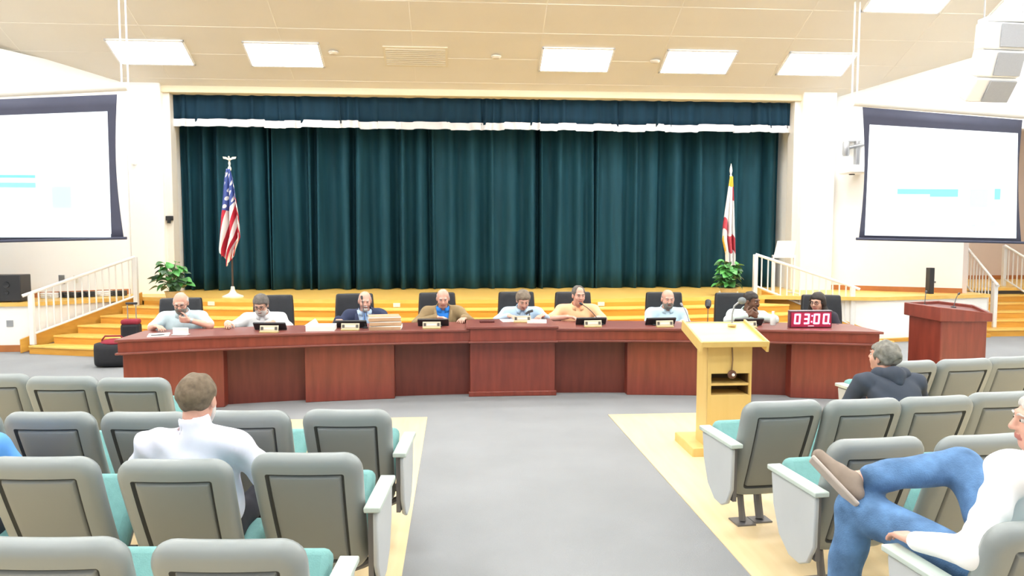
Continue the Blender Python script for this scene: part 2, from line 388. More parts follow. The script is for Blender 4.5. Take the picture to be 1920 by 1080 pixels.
screen('left projection screen with a pale slide, cut by the left edge of the picture', ((L0, 3.68), (-4.89, 3.83), (-4.87, 1.75), (L0, 1.68)), ((L0 + .08, 3.46), (-5.03, 3.585), (-5.04, 1.81), (L0 + .08, 1.75)),
       ((L0 - .1, 3.76), (-4.75, 3.95), .062), ((-4.74, 3.95), (-4.83, 3.94)),
       ((-7.1, 2.48, -6.07, 2.93, SLC2, 'slide_block'), (-7.1, 2.48, -6.07, 2.55, SLC, 'slide_block'), (-7.1, 2.62, -6.07, 2.66, SLC, 'slide_block'), (-5.97, 2.08, -5.55, 2.86, SLP, 'slide_block'), (-5.85, 2.18, -5.58, 2.5, SLC2, 'slide_block'), (-5.5, 1.99, -5.4, 2.09, SLC2, 'slide_block'), (L0 + .08, 1.76, -5.045, 1.86, SLP, 'slide_footer')))
screen('right projection screen with a pale slide above the red lectern', ((6.35, 3.79), (9.0, 3.62), (9.08, 1.67), (6.36, 1.735)), ((6.47, 3.52), (8.93, 3.41), (8.985, 1.74), (6.45, 1.79)),
       ((6.21, 3.87), (9.1, 3.70), .062), ((6.19, 3.87), (6.27, 3.87)),
       ((6.96, 2.52, 7.97, 2.88, SLC2, 'slide_block'), (6.96, 2.44, 7.97, 2.52, SLC, 'slide_block'), (7.5, 2.40, 7.97, 2.44, SLC, 'slide_block'), (8.17, 2.24, 8.47, 2.52, SLG, 'slide_block'), (8.2, 2.76, 8.48, 2.86, SLP, 'slide_block'), (8.58, 2.36, 8.68, 2.53, SLC, 'slide_block'), (8.2, 1.93, 8.28, 1.96, SLG, 'slide_block'), (8.53, 1.94, 8.62, 2.01, SLG, 'slide_block'), (6.45, 1.80, 8.98, 1.87, SLP, 'slide_footer')))

# ---------------------------------------------------------------- line array speaker
t = thing('line_array_speaker', 'white hanging line array speaker with three grey grilles in the top right corner', 'loudspeaker', (5.66, 7.5, 3.6))
tops = [(.045, .42), (.02, .14), (-.075, -.14)]; angs = [-4, -16, -28]
pos = np.array((.06, 0., .40))
for i, a in enumerate((4, 17, 34)):
    R = rot('Z', R_(4)) @ rot('X', R_(a))
    c = pos + R @ np.array((0, 0, -.14))
    cab = MB().box(c + R @ np.array((0, .08, 0)), (.50, .16, .275), R).build('cabinet', WPLAS, t, .02)
    MB().box(c + R @ np.array((.07, -.018, 0)), (.31, .012, .235), R).build('grille', GGREY, cab, .004)
    pos = pos + R @ np.array((0, 0, -.285))
MB().box((.06, .08, .43), (.46, .15, .05)).build('mounting_bracket', WPLAS, t, .01)
for x in (-.15, .27): MB().tube([(x, .08, .45), (x, .08, ZF - 3.6)], .008, 6).build('hanging_cable', CHROME, t)

# ---------------------------------------------------------------- wall fittings
t = thing('projector_mount', 'white projector on a wall arm beside the right projection screen', 'projector mount', (7.42, 13.55, 3.2))
MB().box((0, -.08, .02), (.07, .1, .62)).build('bracket', CHROME, t, .01)
MB().box((0, .25, .40), (.42, .7, .16)).build('wall_box', WPLAS, t, .02)
MB().tube([(-.2, -.1, .20), (0, -.12, .24), (.22, -.1, .30)], .035, 10).build('arm', CHROME, t)
for x, z in ((-.22, .20), (.2, .18)): MB().lathe([(.05, -.13), (.06, -.1), (.06, .1), (.05, .13)], (x, -.1, z - .02), 14).build('cable_drum', CHROME, t)
MB().box((-.14, -.3, -.22), (.42, .42, .15)).build('projector', WPLAS, t, .03)
MB().lathe([(.05, 0), (.05, .02)], (-.2, -.3, -.31), 14).build('lens', DGREY, t)
t = tag(MB().b2(-.06, .06, -.05, .0, -.05, .03).b2(-.025, .025, -.08, -.03, -.1, -.02).build('wall_sensor', BLACK, None, .006), 'small black wall sensor on the left jamb of the stage opening', 'sensor'); t.location = (-5.04, 13.68, 2.1)
t = tag(MB().lathe([(.03, 0), (.045, .02), (.04, .06), (.01, .07)], (0, 0, 0)).build('wall_camera', WPLAS, None), 'small round pale wall device on the left pillar beside the screen', 'sensor'); t.location = (-5.55, 13.55, 3.05); t.rotation_euler = (R_(90), 0, 0)
def plate(x, y, z, label, w=.08, h=.12, mm=CHROME):
    o = MB().b2(-w / 2, w / 2, -.012, 0, -h / 2, h / 2).build('wall_plate', mm, None, .003); o.location = (x, y, z); return tag(o, label, 'wall plate')
plate(-6.60, 13.045, 1.05, 'grey socket plate on the white wall right of the black loudspeaker', .1, .15)
plate(-6.42, 13.145, 1.05, 'pale switch plate on the white wall right of the grey socket plate', .08, .12, IVORY)
plate(-6.86, 11.99, .435, 'grey socket plate low on the white stage front at the far left', .1, .1)
plate(8.55, 12.79, .95, 'small dark wall plate right of the tall black box', .09, .03, STEEL)
# loudspeaker and gear on the left wing
t = thing('stage_loudspeaker', 'wide black loudspeaker lying on the left wing of the stage', 'loudspeaker', (-7.18, 12.20, HS), R_(4))
MB().b2(-.45, .47, -.22, .12, .012, .42).build('cabinet', BLACK, t, .012)
MB().b2(-.43, .10, -.235, -.22, .03, .40).build('grille', DGREY, t, .004)
MB().lathe([(.05, 0), (.045, .012), (.015, .004)], (0, 0, 0), 18).build('tweeter', BLACK, t).matrix_local = Matrix.Translation((.27, -.221, .27)) @ Matrix.Rotation(R_(90), 4, 'X')
MB().lathe([(.035, 0), (.03, .012), (.01, .004)], (0, 0, 0), 18).build('port', BLACK, t).matrix_local = Matrix.Translation((.27, -.221, .15)) @ Matrix.Rotation(R_(90), 4, 'X')
for x in (-.35, .37): MB().b2(x - .04, x + .04, -.2, .1, 0, .014).build('foot', BLACK, t)
rr = random.Random(9)
for i in range(11):
    x = -6.70 + i * .10; y = 12.88 + i * .05 + rr.uniform(-.12, .02)
    if i % 3 == 1:
        o = MB().b2(-.05, .05, -.05, .05, 0, .06).b2(-.02, .02, -.06, -.05, .015, .04).build('power_adapter', WPLAS if i % 2 else BLACK, None, .006)
        tag(o, 'small pale power adapter among the cable coils on the left stage wing' if i % 2 else 'small black power adapter among the cable coils on the left stage wing', 'adapter', 'pale adapters on the left stage wing' if i % 2 else 'black adapters on the left stage wing')
    else:
        mb = MB(); R0 = rr.uniform(.035, .05)
        for k in range(3): mb.tube([(R0 * math.cos(a), R0 * math.sin(a), .012 + k * .02) for a in np.linspace(0, 6.2, 14)], .010, 6)
        o = mb.build('cable_coil', BLACK if i % 4 else WPLAS, None); tag(o, 'small coil of black cable on the left stage wing behind the railing' if i % 4 else 'small coil of white cable on the left stage wing behind the railing', 'cable', 'black cable coils on the left stage wing' if i % 4 else 'white cable coils on the left stage wing')
    o.location = (x, y - .12, HS); o.scale = (1.5, 1.5, 1.5)
o = MB().b2(-.045, .045, -.06, .06, 0, 1).build('column_speaker', BLACK, None, .01); o.scale = (1, 1, .46); o.location = (8.33, 12.55, HS); tag(o, 'tall narrow black box standing on the right stage wing', 'loudspeaker')
# white board box at the right end of the stage
t = thing('white_panel', 'blank white board leaning at the right end of the stage behind the railing', 'board', (5.80, 12.88, HS))
MB().extr([(-.17, .66), (.19, .66), (.23, .93), (-.11, .93)], -.015, .015, 'y').build('board', PAPER, t, .004)
MB().b2(-.2, -.17, -.02, .02, 0, .68).b2(.19, .22, -.02, .02, 0, .68).b2(-.2, .22, -.025, .025, .63, .66).b2(-.2, -.17, -.2, .2, 0, .02).b2(.19, .22, -.2, .2, 0, .02).build('stand', WPLAS, t)

# ---------------------------------------------------------------- flags
def node_flag(kind):
    m = bpy.data.materials.new(kind); m.use_nodes = True; nt = m.node_tree; N = nt.nodes; L = nt.links; b = N['Principled BSDF']; b.inputs['Roughness'].default_value = .7
    a = N.new('ShaderNodeUVMap'); s = N.new('ShaderNodeSeparateXYZ'); L.new(a.outputs[0], s.inputs[0])
    def mth(op, x, y=None):
        n = N.new('ShaderNodeMath'); n.operation = op
        for i, q in enumerate((x, y)):
            if q is None: continue
            if isinstance(q, (int, float)): n.inputs[i].default_value = q
            else: L.new(q, n.inputs[i])
        return n.outputs[0]
    def mix(f, c1, c2):
        n = N.new('ShaderNodeMix'); n.data_type = 'RGBA'
        L.new(f, n.inputs[0])
        for i, c in ((6, c1), (7, c2)):
            if isinstance(c, tuple): n.inputs[i].default_value = (*c, 1)
            else: L.new(c, n.inputs[i])
        return n.outputs[2]
    u, v = s.outputs[0], s.outputs[1]          # u along the fly 0..1.9, v along the hoist 0..1
    W, RD, BL = (.85, .83, .82), (.50, .02, .045), (.06, .10, .34)
    if kind == 'striped_flag_cloth':
        st = mth('GREATER_THAN', mth('FRACT', mth('MULTIPLY', v, 6.5)), .5)
        base = mix(st, RD, W)
        fu = mth('SUBTRACT', mth('FRACT', mth('MULTIPLY', u, 6 / .76)), .5); fv = mth('SUBTRACT', mth('FRACT', mth('MULTIPLY', v, 5 / .5385)), .5)
        d = mth('ADD', mth('MULTIPLY', fu, fu), mth('MULTIPLY', fv, fv)); star = mth('LESS_THAN', d, .07)
        can = mix(star, BL, W); inc = mth('MULTIPLY', mth('LESS_THAN', u, .76), mth('GREATER_THAN', v, .46))
        out = mix(inc, base, can)
    else:
        def within(x, lo, hi): return mth('MULTIPLY', mth('GREATER_THAN', x, lo), mth('LESS_THAN', x, hi))
        sl = mth('ADD', u, mth('MULTIPLY', v, -.10))
        red = mth('MAXIMUM', mth('MULTIPLY', within(sl, .41, .53), mth('LESS_THAN', v, .48)), mth('MULTIPLY', within(sl, .50, .66), mth('GREATER_THAN', v, .42)))
        red = mth('MAXIMUM', red, mth('MULTIPLY', within(u, .10, .24), mth('GREATER_THAN', v, .72)))
        out = mix(red, W, (.55, .07, .10))
        gold = mth('MAXIMUM', mth('LESS_THAN', u, .10), mth('MULTIPLY', within(u, .62, .78), mth('LESS_THAN', v, .14)))
        out = mix(gold, out, (.80, .52, .05))
    L.new(out, b.inputs['Base Color']); return m
def flag(name, label, loc, kind, prof, H0, ulen, skew, finial):
    """prof: list of (z, xleft, xright) describing the hanging silhouette, relative to the pole"""
    t = thing('flag_stand', label, 'flag', loc, 0)
    MB().lathe([(.17, 0), (.17, .02), (.12, .04), (.06, .07), (.035, .12), (.03, .17), (.02, .18)]).build('base', IVORY, t)
    MB().tube([(0, 0, .1), (0, 0, H0 - .22)], .015, 10).build('pole', POLE, t)
    if finial == 'eagle':
        m = MB().lathe([(.012, 0), (.03, .03), (.03, .06), (.012, .09), (.02, .13), (.012, .17)], (0, 0, H0 - .23), 12)
        m.ball((0, 0, H0 - .03), (.022, .035, .03)); m.ball((0, -.03, H0 + .005), .015)
        for s in (-1, 1):
            m.grid([[(s * .01, 0, H0 - .05), (s * .01, 0, H0 - .02)], [(s * .05, 0, H0 - .03), (s * .05, 0, H0 + .01)], [(s * .10, .01, H0 - .02), (s * .11, .01, H0 + .015)]])
        m.build('eagle_finial', IVORY, t)
    else:
        MB().lathe([(.012, 0), (.022, .02), (.012, .05), (.026, .11), (.02, .16), (.002, .24)], (0, 0, H0 - .24), 12).build('spear_finial', IVORY, t)
    nu, nv = 46, 70; P = []; UV = []
    zs = [p[0] for p in prof][::-1]; xl = [p[1] for p in prof][::-1]; xr = [p[2] for p in prof][::-1]
    ztop, zbot = prof[0][0], prof[-1][0]
    for i in range(nu):
        a = i / (nu - 1); row = []
        for j in range(nv):
            q = j / (nv - 1); zb = zbot + .10 * math.sin(a * 9) - .08 * a; z = ztop + (zb - ztop) * q
            x0 = float(np.interp(z, zs, xl)); x1 = float(np.interp(z, zs, xr)); w = x1 - x0
            fold = math.sin(a * 2 * math.pi * 2.6 + q * 1.2)
            x = x0 + w * (a + .045 * math.sin(a * 2 * math.pi * 2.6 + 1)); y = -.03 + .35 * w * fold * (.4 + .6 * q) - .04 * q
            row.append((x, y, z))
            hu = (1 - a) if skew < 0 else a
            uu = q * ulen * .95 * .78 + .32 * hu; vv = 1.0 - (hu * 1.05 * (.25 + .75 * q) + .05 * (q)) if kind == 'striped_flag_cloth' else 1 - hu * (.35 + .65 * q)
            UV.append((uu, vv) if kind == 'striped_flag_cloth' else (q, a))
        P.append(row)
    me = MB().grid(P).mesh('flag_cloth', node_flag(kind), True, 180)
    ul = me.uv_layers.new(name='UVMap')
    for lp in me.loops: ul.data[lp.index].uv = UV[lp.vertex_index]
    o = link('flag_cloth', me, t); o.modifiers.new('thickness', 'SOLIDIFY').thickness = .004
    return t
flag('flag', 'striped flag with white stars on blue on a pole, left side of stage', (-3.72, 12.75, HS), 'striped_flag_cloth',
     [(2.12, -.05, .02), (1.95, -.09, .07), (1.6, -.13, .12), (1.35, -.17, .16), (1.0, -.19, .18), (.8, -.20, .10), (.66, -.18, .06)], 2.31, 1.9, 1, 'eagle')
flag('flag', 'white and red flag with gold edge on a pole behind the right potted plant', (4.88, 13.05, HS), 'red_white_flag_cloth',
     [(2.07, -.03, .03), (1.9, -.055, .04), (1.5, -.11, .055), (1.2, -.145, .06), (.95, -.15, .07), (.7, -.09, .08), (.3, -.07, .08)], 2.30, 1.5, -1, 'spear')

# ---------------------------------------------------------------- plants
def plant(label, loc, leaves, mats, potr, poth, h, spread, seed):
    t = thing('potted_plant', label, 'plant', loc, 0)
    MB().lathe([(potr * .8, 0), (potr, poth * .9), (potr * 1.06, poth * .9), (potr * 1.06, poth), (potr * .95, poth), (potr * .9, poth * .88)], (0, 0, 0), 20).build('pot', POT, t)
    MB().lathe([(potr * .9, poth * .84), (potr * .9, poth * .87)], (0, 0, 0), 16).build('soil', SOIL, t)
    r = random.Random(seed); st = MB()
    for i in range(leaves):
        a = r.uniform(0, 6.28); el = r.uniform(0, 1); rad = spread * (r.uniform(.25, 1)) * (1 - .35 * el); z = poth + h * (.12 + .88 * el * r.uniform(.8, 1))
        tip = np.array((rad * math.cos(a), rad * math.sin(a) * .8, z)); base = np.array((r.uniform(-.4, .4) * potr, r.uniform(-.4, .4) * potr, poth * .86))
        mid = (base + tip) / 2 + (0, 0, .06); st.tube([base, mid, tip], [.005, .004, .003], 5)
        L = r.uniform(.10, .17); W = L * r.uniform(.36, .5); dirv = np.array((math.cos(a), math.sin(a), r.uniform(-.7, .3))); dirv /= np.linalg.norm(dirv)
        sd = np.cross(dirv, (0, 0, 1)); sd /= np.linalg.norm(sd); up = np.cross(sd, dirv); tw = r.uniform(-.6, .6); sd, up = sd * math.cos(tw) + up * math.sin(tw), up * math.cos(tw) - sd * math.sin(tw)
        P = []
        for q, w in ((0, .05), (.12, .55), (.3, .95), (.5, 1), (.7, .75), (.88, .38), (1, .02)):
            P.append([tip + dirv * L * q + sd * W * w * s + up * (.25 * L * abs(s) * w * .5 - .25 * L * q * q) for s in (-1, -.5, 0, .5, 1)])
        MB().grid(P).build('leaf', mats[r.randrange(len(mats))], t, ang=180)
    st.build('stem', LEAF, t)
plant('leafy green potted plant at the left end of the stage steps by the pillar', (-4.62, 12.55, HS), 84, (LEAFG, LEAFG, LEAF, LEAFL), .12, .12, .50, .27, 4)
plant('bright green potted plant in front of the white and red flag', (4.66, 12.45, HS), 90, (LEAFL, LEAFL, LEAF, LEAFG), .15, .13, .48, .19, 8)
# ---------------------------------------------------------------- luggage
t = thing('rolling_case', 'black case with red top and raised pull handle beside the left end of the dais', 'luggage', (-4.62, 10.95, 0), R_(6))
MB().b2(-.125, .125, -.09, .09, .035, .54).build('body', BLKF, t, .04, seg=3)
MB().b2(-.12, .12, -.085, .085, .525, .60).build('lid', REDF, t, .03, seg=3)
for x in (-.07, .07): MB().tube([(x*.8, .05, .58), (x*.8, .05, .82)], .008, 8).build('handle_tube', CHROME, t)
MB().tube([(-.075, .05, .82), (.075, .05, .82)], .017, 10).build('grip', BLACK, t)
for x in (-.1, .1): MB().lathe([(.03, -.015), (.03, .015)], (0, 0, 0), 14).build('wheel', BLACK, t).matrix_local = Matrix.Translation((x, .08, .03)) @ Matrix.Rotation(R_(90), 4, 'Y')
t = thing('duffel_bag', 'low black bag with dark red top on the floor beside the dais', 'bag', (-4.68, 10.52, 0), R_(4))
mb = MB(); P = []
for i in range(13):
    q = i / 12 * 2 - 1; k = (1 - abs(q) ** 4) ** .35 if abs(q) < 1 else .0; k = max(k, .3)
    P.append([(q * .24, .17 * k * math.copysign(abs(math.cos(a)) ** .6, math.cos(a)), .17 + .165 * (.85 + .15 * k) * math.copysign(abs(math.sin(a)) ** .6, math.sin(a)) + .0) for a in np.linspace(0, 2 * math.pi, 25)])
mb.grid(P); mb.add(P[0], [tuple(range(25))]); mb.add(P[-1], [tuple(range(25))[::-1]])
mb.build('body', BLKF, t)
MB().ball((.03, 0, .33), (.20, .13, .055), 16).build('flap', REDF, t)
MB().tube([(-.15, 0, .36), (-.1, -.02, .42), (.1, -.02, .42), (.15, 0, .36)], .012, 8).build('handle', REDF, t)
# ---------------------------------------------------------------- council dais
def yf(x): return -5.76 + math.sqrt(196 - (x - .62) ** 2)
def band(mb, x0, x1, o0, o1, z0, z1, n=14, mi=0):
    f = [(x0 + (x1 - x0) * i / n, yf(x0 + (x1 - x0) * i / n) + o0) for i in range(n + 1)]
    b = [(x0 + (x1 - x0) * i / n, yf(x0 + (x1 - x0) * i / n) + o1) for i in range(n + 1)][::-1]
    return mb.prism(f + b, z0, z1, mi)
DX0, DX1 = -3.33, 4.50
dais = thing('council_dais', 'long curved reddish mahogany dais with nine seats facing the audience', 'desk', (0, 0, 0))
for nm, x0, x1, z in (('desk_top', DX0, .15, .77), ('desk_top', 1.10, DX1 + .03, .77), ('desk_top', .13, 1.12, .80)):
    band(MB(), x0 - .02, x1, -.125 if z < .79 else -.155, .60, z - .028, z, 20).build(nm, MAHOGT, dais, .006)
for x0, x1, z, o in ((DX0, .15, .742, .10), (1.10, DX1, .742, .10), (.15, 1.10, .772, .13)):
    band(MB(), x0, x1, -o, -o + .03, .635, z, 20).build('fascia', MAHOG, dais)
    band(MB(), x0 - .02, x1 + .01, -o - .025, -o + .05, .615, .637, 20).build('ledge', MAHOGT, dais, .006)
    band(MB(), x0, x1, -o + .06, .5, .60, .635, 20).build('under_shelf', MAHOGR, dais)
for x0, x1 in ((DX0, -2.42), (-1.62, -.68), (.15, 1.10), (1.91, 2.85), (3.68, DX1)):
    mb = band(MB(), x0, x1, .0, .30, 0, .615, 8); mb.build('front_panel', MAHOG, dais, .006)
    if x0 == .15: band(MB(), x0 - .015, x1 + .015, -.025, .02, 0, .055, 8).build('plinth', MAHOG, dais, .006)
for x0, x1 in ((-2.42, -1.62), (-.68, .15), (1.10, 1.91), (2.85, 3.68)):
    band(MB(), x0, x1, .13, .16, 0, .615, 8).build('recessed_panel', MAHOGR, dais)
for x in (DX0, DX1 - .03): MB().b2(x, x + .03, yf(x) + .3, yf(x) + .58, 0, .742).build('end_panel', MAHOG, dais)

# ---------------------------------------------------------------- desk items
def face(x): return math.atan2(-(x - .62), 14.0)     # heading of somebody sitting at x looking to the arc's centre (added to 180 deg)
def monitor(x, y, label, w=.35):
    t = thing('desk_monitor', label, 'monitor', (x, y, .77), -face(x) * .5, 'desk monitors on the dais')
    R = rot('X', R_(38))
    MB().box((0, .03, .045), (w, .022, .10), R).build('screen_housing', BLACK, t, .005)
    MB().box((0, .042, .052), (w - .03, .004, .08), R).build('screen', mat('screen_glass', (.03, .035, .04), .15), t)
    MB().b2(-.1, .1, -.02, .08, 0, .014).build('base', BLACK, t, .004)
def nameplate(x, y, label, z=.77):
    t = thing('name_plate', label, 'name plate', (x, y, z), -face(x) * .5, 'name plates on the dais')
    MB().b2(-.098, .098, -.03, .03, 0, .016).build('base', GOLD, t, .003)
    R = rot('X', R_(-12))
    MB().box((0, 0, .046), (.196, .008, .062), R).build('plate', mat('plate_tan', (.62, .56, .42), .4), t, .002)
    for s in (-1, 1): MB().box((s * .074, -.0055, .046), (.026, .003, .034), R).build('emblem', mat('emblem_dark', (.10, .09, .08), .5), t)
    MB().box((0, -.0055, .046), (.105, .003, .018), R).build('name_strip', mat('plate_pale', (.80, .77, .68), .5), t)
NM = ['man in the white shirt', 'man in the navy suit', 'man in the tan jacket', 'man in the orange polo', 'bald man left of the wooden podium', 'man with clasped hands']
for i, (mx, px_, yb) in enumerate(((-2.01, -1.965, 0), (-1.165, -1.14, 0), (-.26, -.27, 0), (1.54, 1.52, 0), (2.33, 2.315, 0), (3.30, 3.215, 0))):
    monitor(mx, yf(mx) + .17, 'low black desk monitor in front of the ' + NM[i])
    nameplate(px_, yf(px_) - .02, 'pale name plate in front of the ' + NM[i])
nameplate(.75, 8.44, 'pale name plate in front of the man at the raised centre of the dais', .80)
o = MB().b2(-.08, .08, -.01, .01, 0, .075).b2(-.08, .08, -.04, .04, 0, .01).build('sign_holder', GLASS, None, .003); o.location = (-2.83, yf(-2.83) + .06, .77); o.rotation_euler = (0, 0, -.12)
tag(o, 'clear acrylic sign holder in front of the leftmost man', 'sign holder')
def sheet(x, y, w, d, h, rz, label, name='paper_sheet', mm=PAPER, z=.77, cat='paper', group=None):
    o = MB().b2(-w / 2, w / 2, -d / 2, d / 2, 0, h).build(name, mm, None); o.location = (x, y, z); o.rotation_euler = (0, 0, rz); return tag(o, label, cat, group)
sheet(-3.05, yf(-3.05) + .12, .20, .27, .006, .3, 'white paper lying at the left end of the dais')
t = thing('pen', 'dark pen on the white paper at the left end of the dais', 'pen', (-3.03, yf(-3.03) + .03, .783), .4)
MB().tube([(-.06, 0, 0), (.06, 0, 0)], .005, 8).build('barrel', BLACK, t); MB().tube([(.06, 0, 0), (.075, 0, 0)], [.005, .001], 8).build('tip', STEEL, t)
sheet(-1.46, yf(-1.46) + .10, .30, .25, .055, .05, 'thick white paper stack left of the man in the navy suit', 'paper_stack')
t = MB().extr([(-.07, 0), (.07, 0), (.03, .065)], -.06, .06, 'y').build('folded_paper', PAPER, None); t.location = (-1.56, yf(-1.56) + .09, .826); tag(t, 'folded white paper standing on the thick white paper stack', 'paper')
for i, (dz, h, rz, dx) in enumerate(((0, .05, .0, .01), (.051, .045, .12, 0), (.097, .05, .16, -.01))):
    t = thing('file_folder', ('bottom', 'middle', 'top')[i] + ' brown file folder of the stack beside the man in the navy suit', 'folder', (-.78 + dx, yf(-.78) + .06, .77 + dz), rz, 'brown folders stacked on the dais')
    MB().b2(-.165, .172, -.135, .12, .006, h - .006).build('papers', PAPER, t)
    MB().b2(-.17, .17, -.125, .125, 0, .004).b2(-.17, .17, -.125, .125, h - .004, h).b2(-.17, .17, -.139, -.136, 0, h * .72).b2(.166, .17, -.12, .12, 0, h).build('cover', KRAFT, t)
o = MB().b2(-.085, .085, -.06, .06, 0, .026).build('desk_box', mat('dark_red_box', (.12, .03, .025), .4), None, .006); o.location = (.35, 8.50, .80); tag(o, 'small flat dark box at the left of the raised centre of the dais', 'box')
sheet(.92, 8.47, .22, .24, .018, -.1, 'white papers in front of the man at the raised centre of the dais', 'paper_stack', z=.80)
sheet(.62, 8.62, .20, .25, .008, .1, 'white paper under the hands of the man at the raised centre of the dais', z=.80)
t = thing('table_microphone', 'small black microphone on a little stand at the raised centre of the dais', 'microphone', (.855, 8.66, .80))
MB().lathe([(.04, 0), (.04, .01), (.01, .016)], (0, 0, 0)).build('base', BLACK, t); MB().tube([(0, 0, .01), (0, 0, .09)], .006, 8).build('stem', STEEL, t)
MB().tube([(-.045, -.01, .075), (-.01, -.01, .10), (.035, -.03, .115)], .015, 8).build('head', BLACK, t)
def goose(x, y, z, tip, label, big=False, mm=BLACK):
    t = thing('gooseneck_microphone', label, 'microphone', (x, y, z)); tip = np.array(tip)
    MB().lathe([(.03, 0), (.03, .012), (.012, .02)], (0, 0, 0), 14).build('base', mm, t)
    pts = [(tip * q + np.array((0, 0, .05)) * math.sin(math.pi * q) * .6) for q in np.linspace(0, 1, 9)]
    pts[0] = np.array((0, 0, .01)); MB().tube(pts, .0045, 6).build('neck', mm, t)
    d = pts[-1] - pts[-2]; d /= np.linalg.norm(d); r = .035 if big else .013
    m = MB(); m.tube([tip, tip + d * r, tip + d * r * 3, tip + d * r * 3.6], [r * .6, r, r, r * .4], 12); m.build('windscreen', BLACK if mm is BLACK else GGREY, t)
    return t
goose(-1.0, yf(-1) + .14, .77, (-.045, .10, .31), 'thin black gooseneck microphone in front of the man in the navy suit')
goose(1.66, yf(1.66) + .2, .77, (-.20, .12, .22), 'thin black gooseneck microphone bent towards the man in the orange polo')
goose(2.66, yf(2.66) + .2, .77, (-.06, .10, .21), 'thin dark gooseneck microphone in front of the bald man left of the wooden podium', mm=STEEL)
goose(2.82, yf(2.82) + .1, .77, (.05, .14, .20), 'black gooseneck microphone with a thick foam head on the dais left of the wooden podium', True)
t = thing('water_bottle', 'small clear water bottle on the dais left of the digital timer', 'bottle', (3.60, yf(3.6) + .3, .77))
MB().lathe([(.028, 0), (.032, .01), (.032, .10), (.014, .13), (.014, .145)], (0, 0, 0), 14).build('bottle', GLASS, t); MB().lathe([(.016, .143), (.016, .16)], (0, 0, 0), 14).build('cap', WPLAS, t)
# timer
DIG = mat('red_digits', (1.0, .30, .52), .5, emit=2.6); DIGO = mat('timer_window', (.33, .012, .05), .4, emit=.15); DIGOFF = mat('unlit_segment', (.55, .01, .02), .4, emit=.3)
t = thing('digital_timer', 'dark red digital timer showing 03:00 on the dais before the woman', 'timer', (3.915, yf(3.915) + .10, .77), -.05)
MB().b2(-.235, .235, 0, .07, 0, .185).build('housing', mat('timer_case', (.10, .012, .03), .35), t, .006)
MB().b2(-.222, .222, -.004, 0, .012, .172).build('window', DIGO, t)
MB().b2(-.235, .235, .0, .07, .186, .192).build('top_edge', mat('timer_top', (.30, .28, .32), .4), t)
def digit(ch, x0, z0, w, h, parent):
    S = {'0': 'abcdef', '3': 'abgcd'}[ch]; th = .019; m = MB(); sk = .06
    P = {'a': (0, h, w, h), 'g': (0, h / 2, w, h / 2), 'd': (0, 0, w, 0), 'b': (w, h / 2, w, h), 'c': (w, 0, w, h / 2), 'e': (0, 0, 0, h / 2), 'f': (0, h / 2, 0, h)}
    for s in S:
        a0, b0, a1, b1 = P[s]; g = th * .12
        if b0 == b1: m.add([(x0 + a0 + g + sk * b0, -.009, z0 + b0 - th / 2), (x0 + a1 - g + sk * b0, -.009, z0 + b0 - th / 2), (x0 + a1 - g + sk * b0, -.009, z0 + b0 + th / 2), (x0 + a0 + g + sk * b0, -.009, z0 + b0 + th / 2), ], [(0, 1, 2, 3)])
        else: m.add([(x0 + a0 - th / 2 + sk * b0, -.0088, z0 + b0 - th / 2 + g), (x0 + a0 + th / 2 + sk * b0, -.0088, z0 + b0 - th / 2 + g), (x0 + a0 + th / 2 + sk * b1, -.0088, z0 + b1 + th / 2 - g), (x0 + a0 - th / 2 + sk * b1, -.0088, z0 + b1 + th / 2 - g)], [(0, 1, 2, 3)])
    m.build('digit', DIG, parent, smooth=False)
for ch, x in (('0', -.185), ('3', -.085), ('0', .030), ('0', .135)): digit(ch, x, .052, .052, .098, t)
MB().b2(.002, .016, -.009, -.005, .128, .143).b2(-.004, .010, -.009, -.005, .062, .077).build('colon', DIG, t)
MB().b2(.200, .212, -.009, -.005, .04, .052).build('decimal_point', DIG, t)
MB().b2(-.035, .03, -.008, -.005, .018, .028).build('caption_mark', mat('caption_pale', (.8, .45, .55), .5, emit=.2), t)

# ---------------------------------------------------------------- black leather chairs behind the dais
def office_chair(label, loc, rz):
    t = thing('swivel_chair', label, 'chair', loc, rz, 'black leather chairs behind the dais')
    P = []
    for k in range(9):
        q = k / 8; z = .50 + .55 * q; w = .235 - .02 * q ** 3; y = -.24 - .07 * q
        P.append([(w * s, y - .05 * abs(s) ** 2 * -1 * .8, z) for s in np.linspace(-1, 1, 9)])
    o = MB().grid(P).build('backrest', BLACKL, t); md = o.modifiers.new('thickness', 'SOLIDIFY'); md.thickness = .075; md.offset = -1
    md = o.modifiers.new('bevel', 'BEVEL'); md.width = .022; md.segments = 3; md.limit_method = 'ANGLE'
    MB().b2(-.25, .25, -.22, .27, .40, .50).build('seat', BLACKL, t, .03, seg=3)
    for s in (-1, 1):
        MB().b2(s * .29 - .03, s * .29 + .03, -.16, .18, .62, .66).build('armrest', BLACK, t, .012)
        MB().tube([(s * .25, .05, .44), (s * .30, .05, .50), (s * .29, .03, .63)], .018, 8).build('arm_support', BLACK, t)
    MB().tube([(0, 0, .07), (0, 0, .41)], .03, 10).build('column', STEEL, t)
    for k in range(5):
        a = k * 2 * math.pi / 5; MB().tube([(0, 0, .10), (.27 * math.cos(a), .27 * math.sin(a), .06)], [.025, .015], 8).build('leg', STEEL, t)
        MB().ball((.27 * math.cos(a), .27 * math.sin(a), .026), .026, 10).build('caster', BLACK, t)
    return t

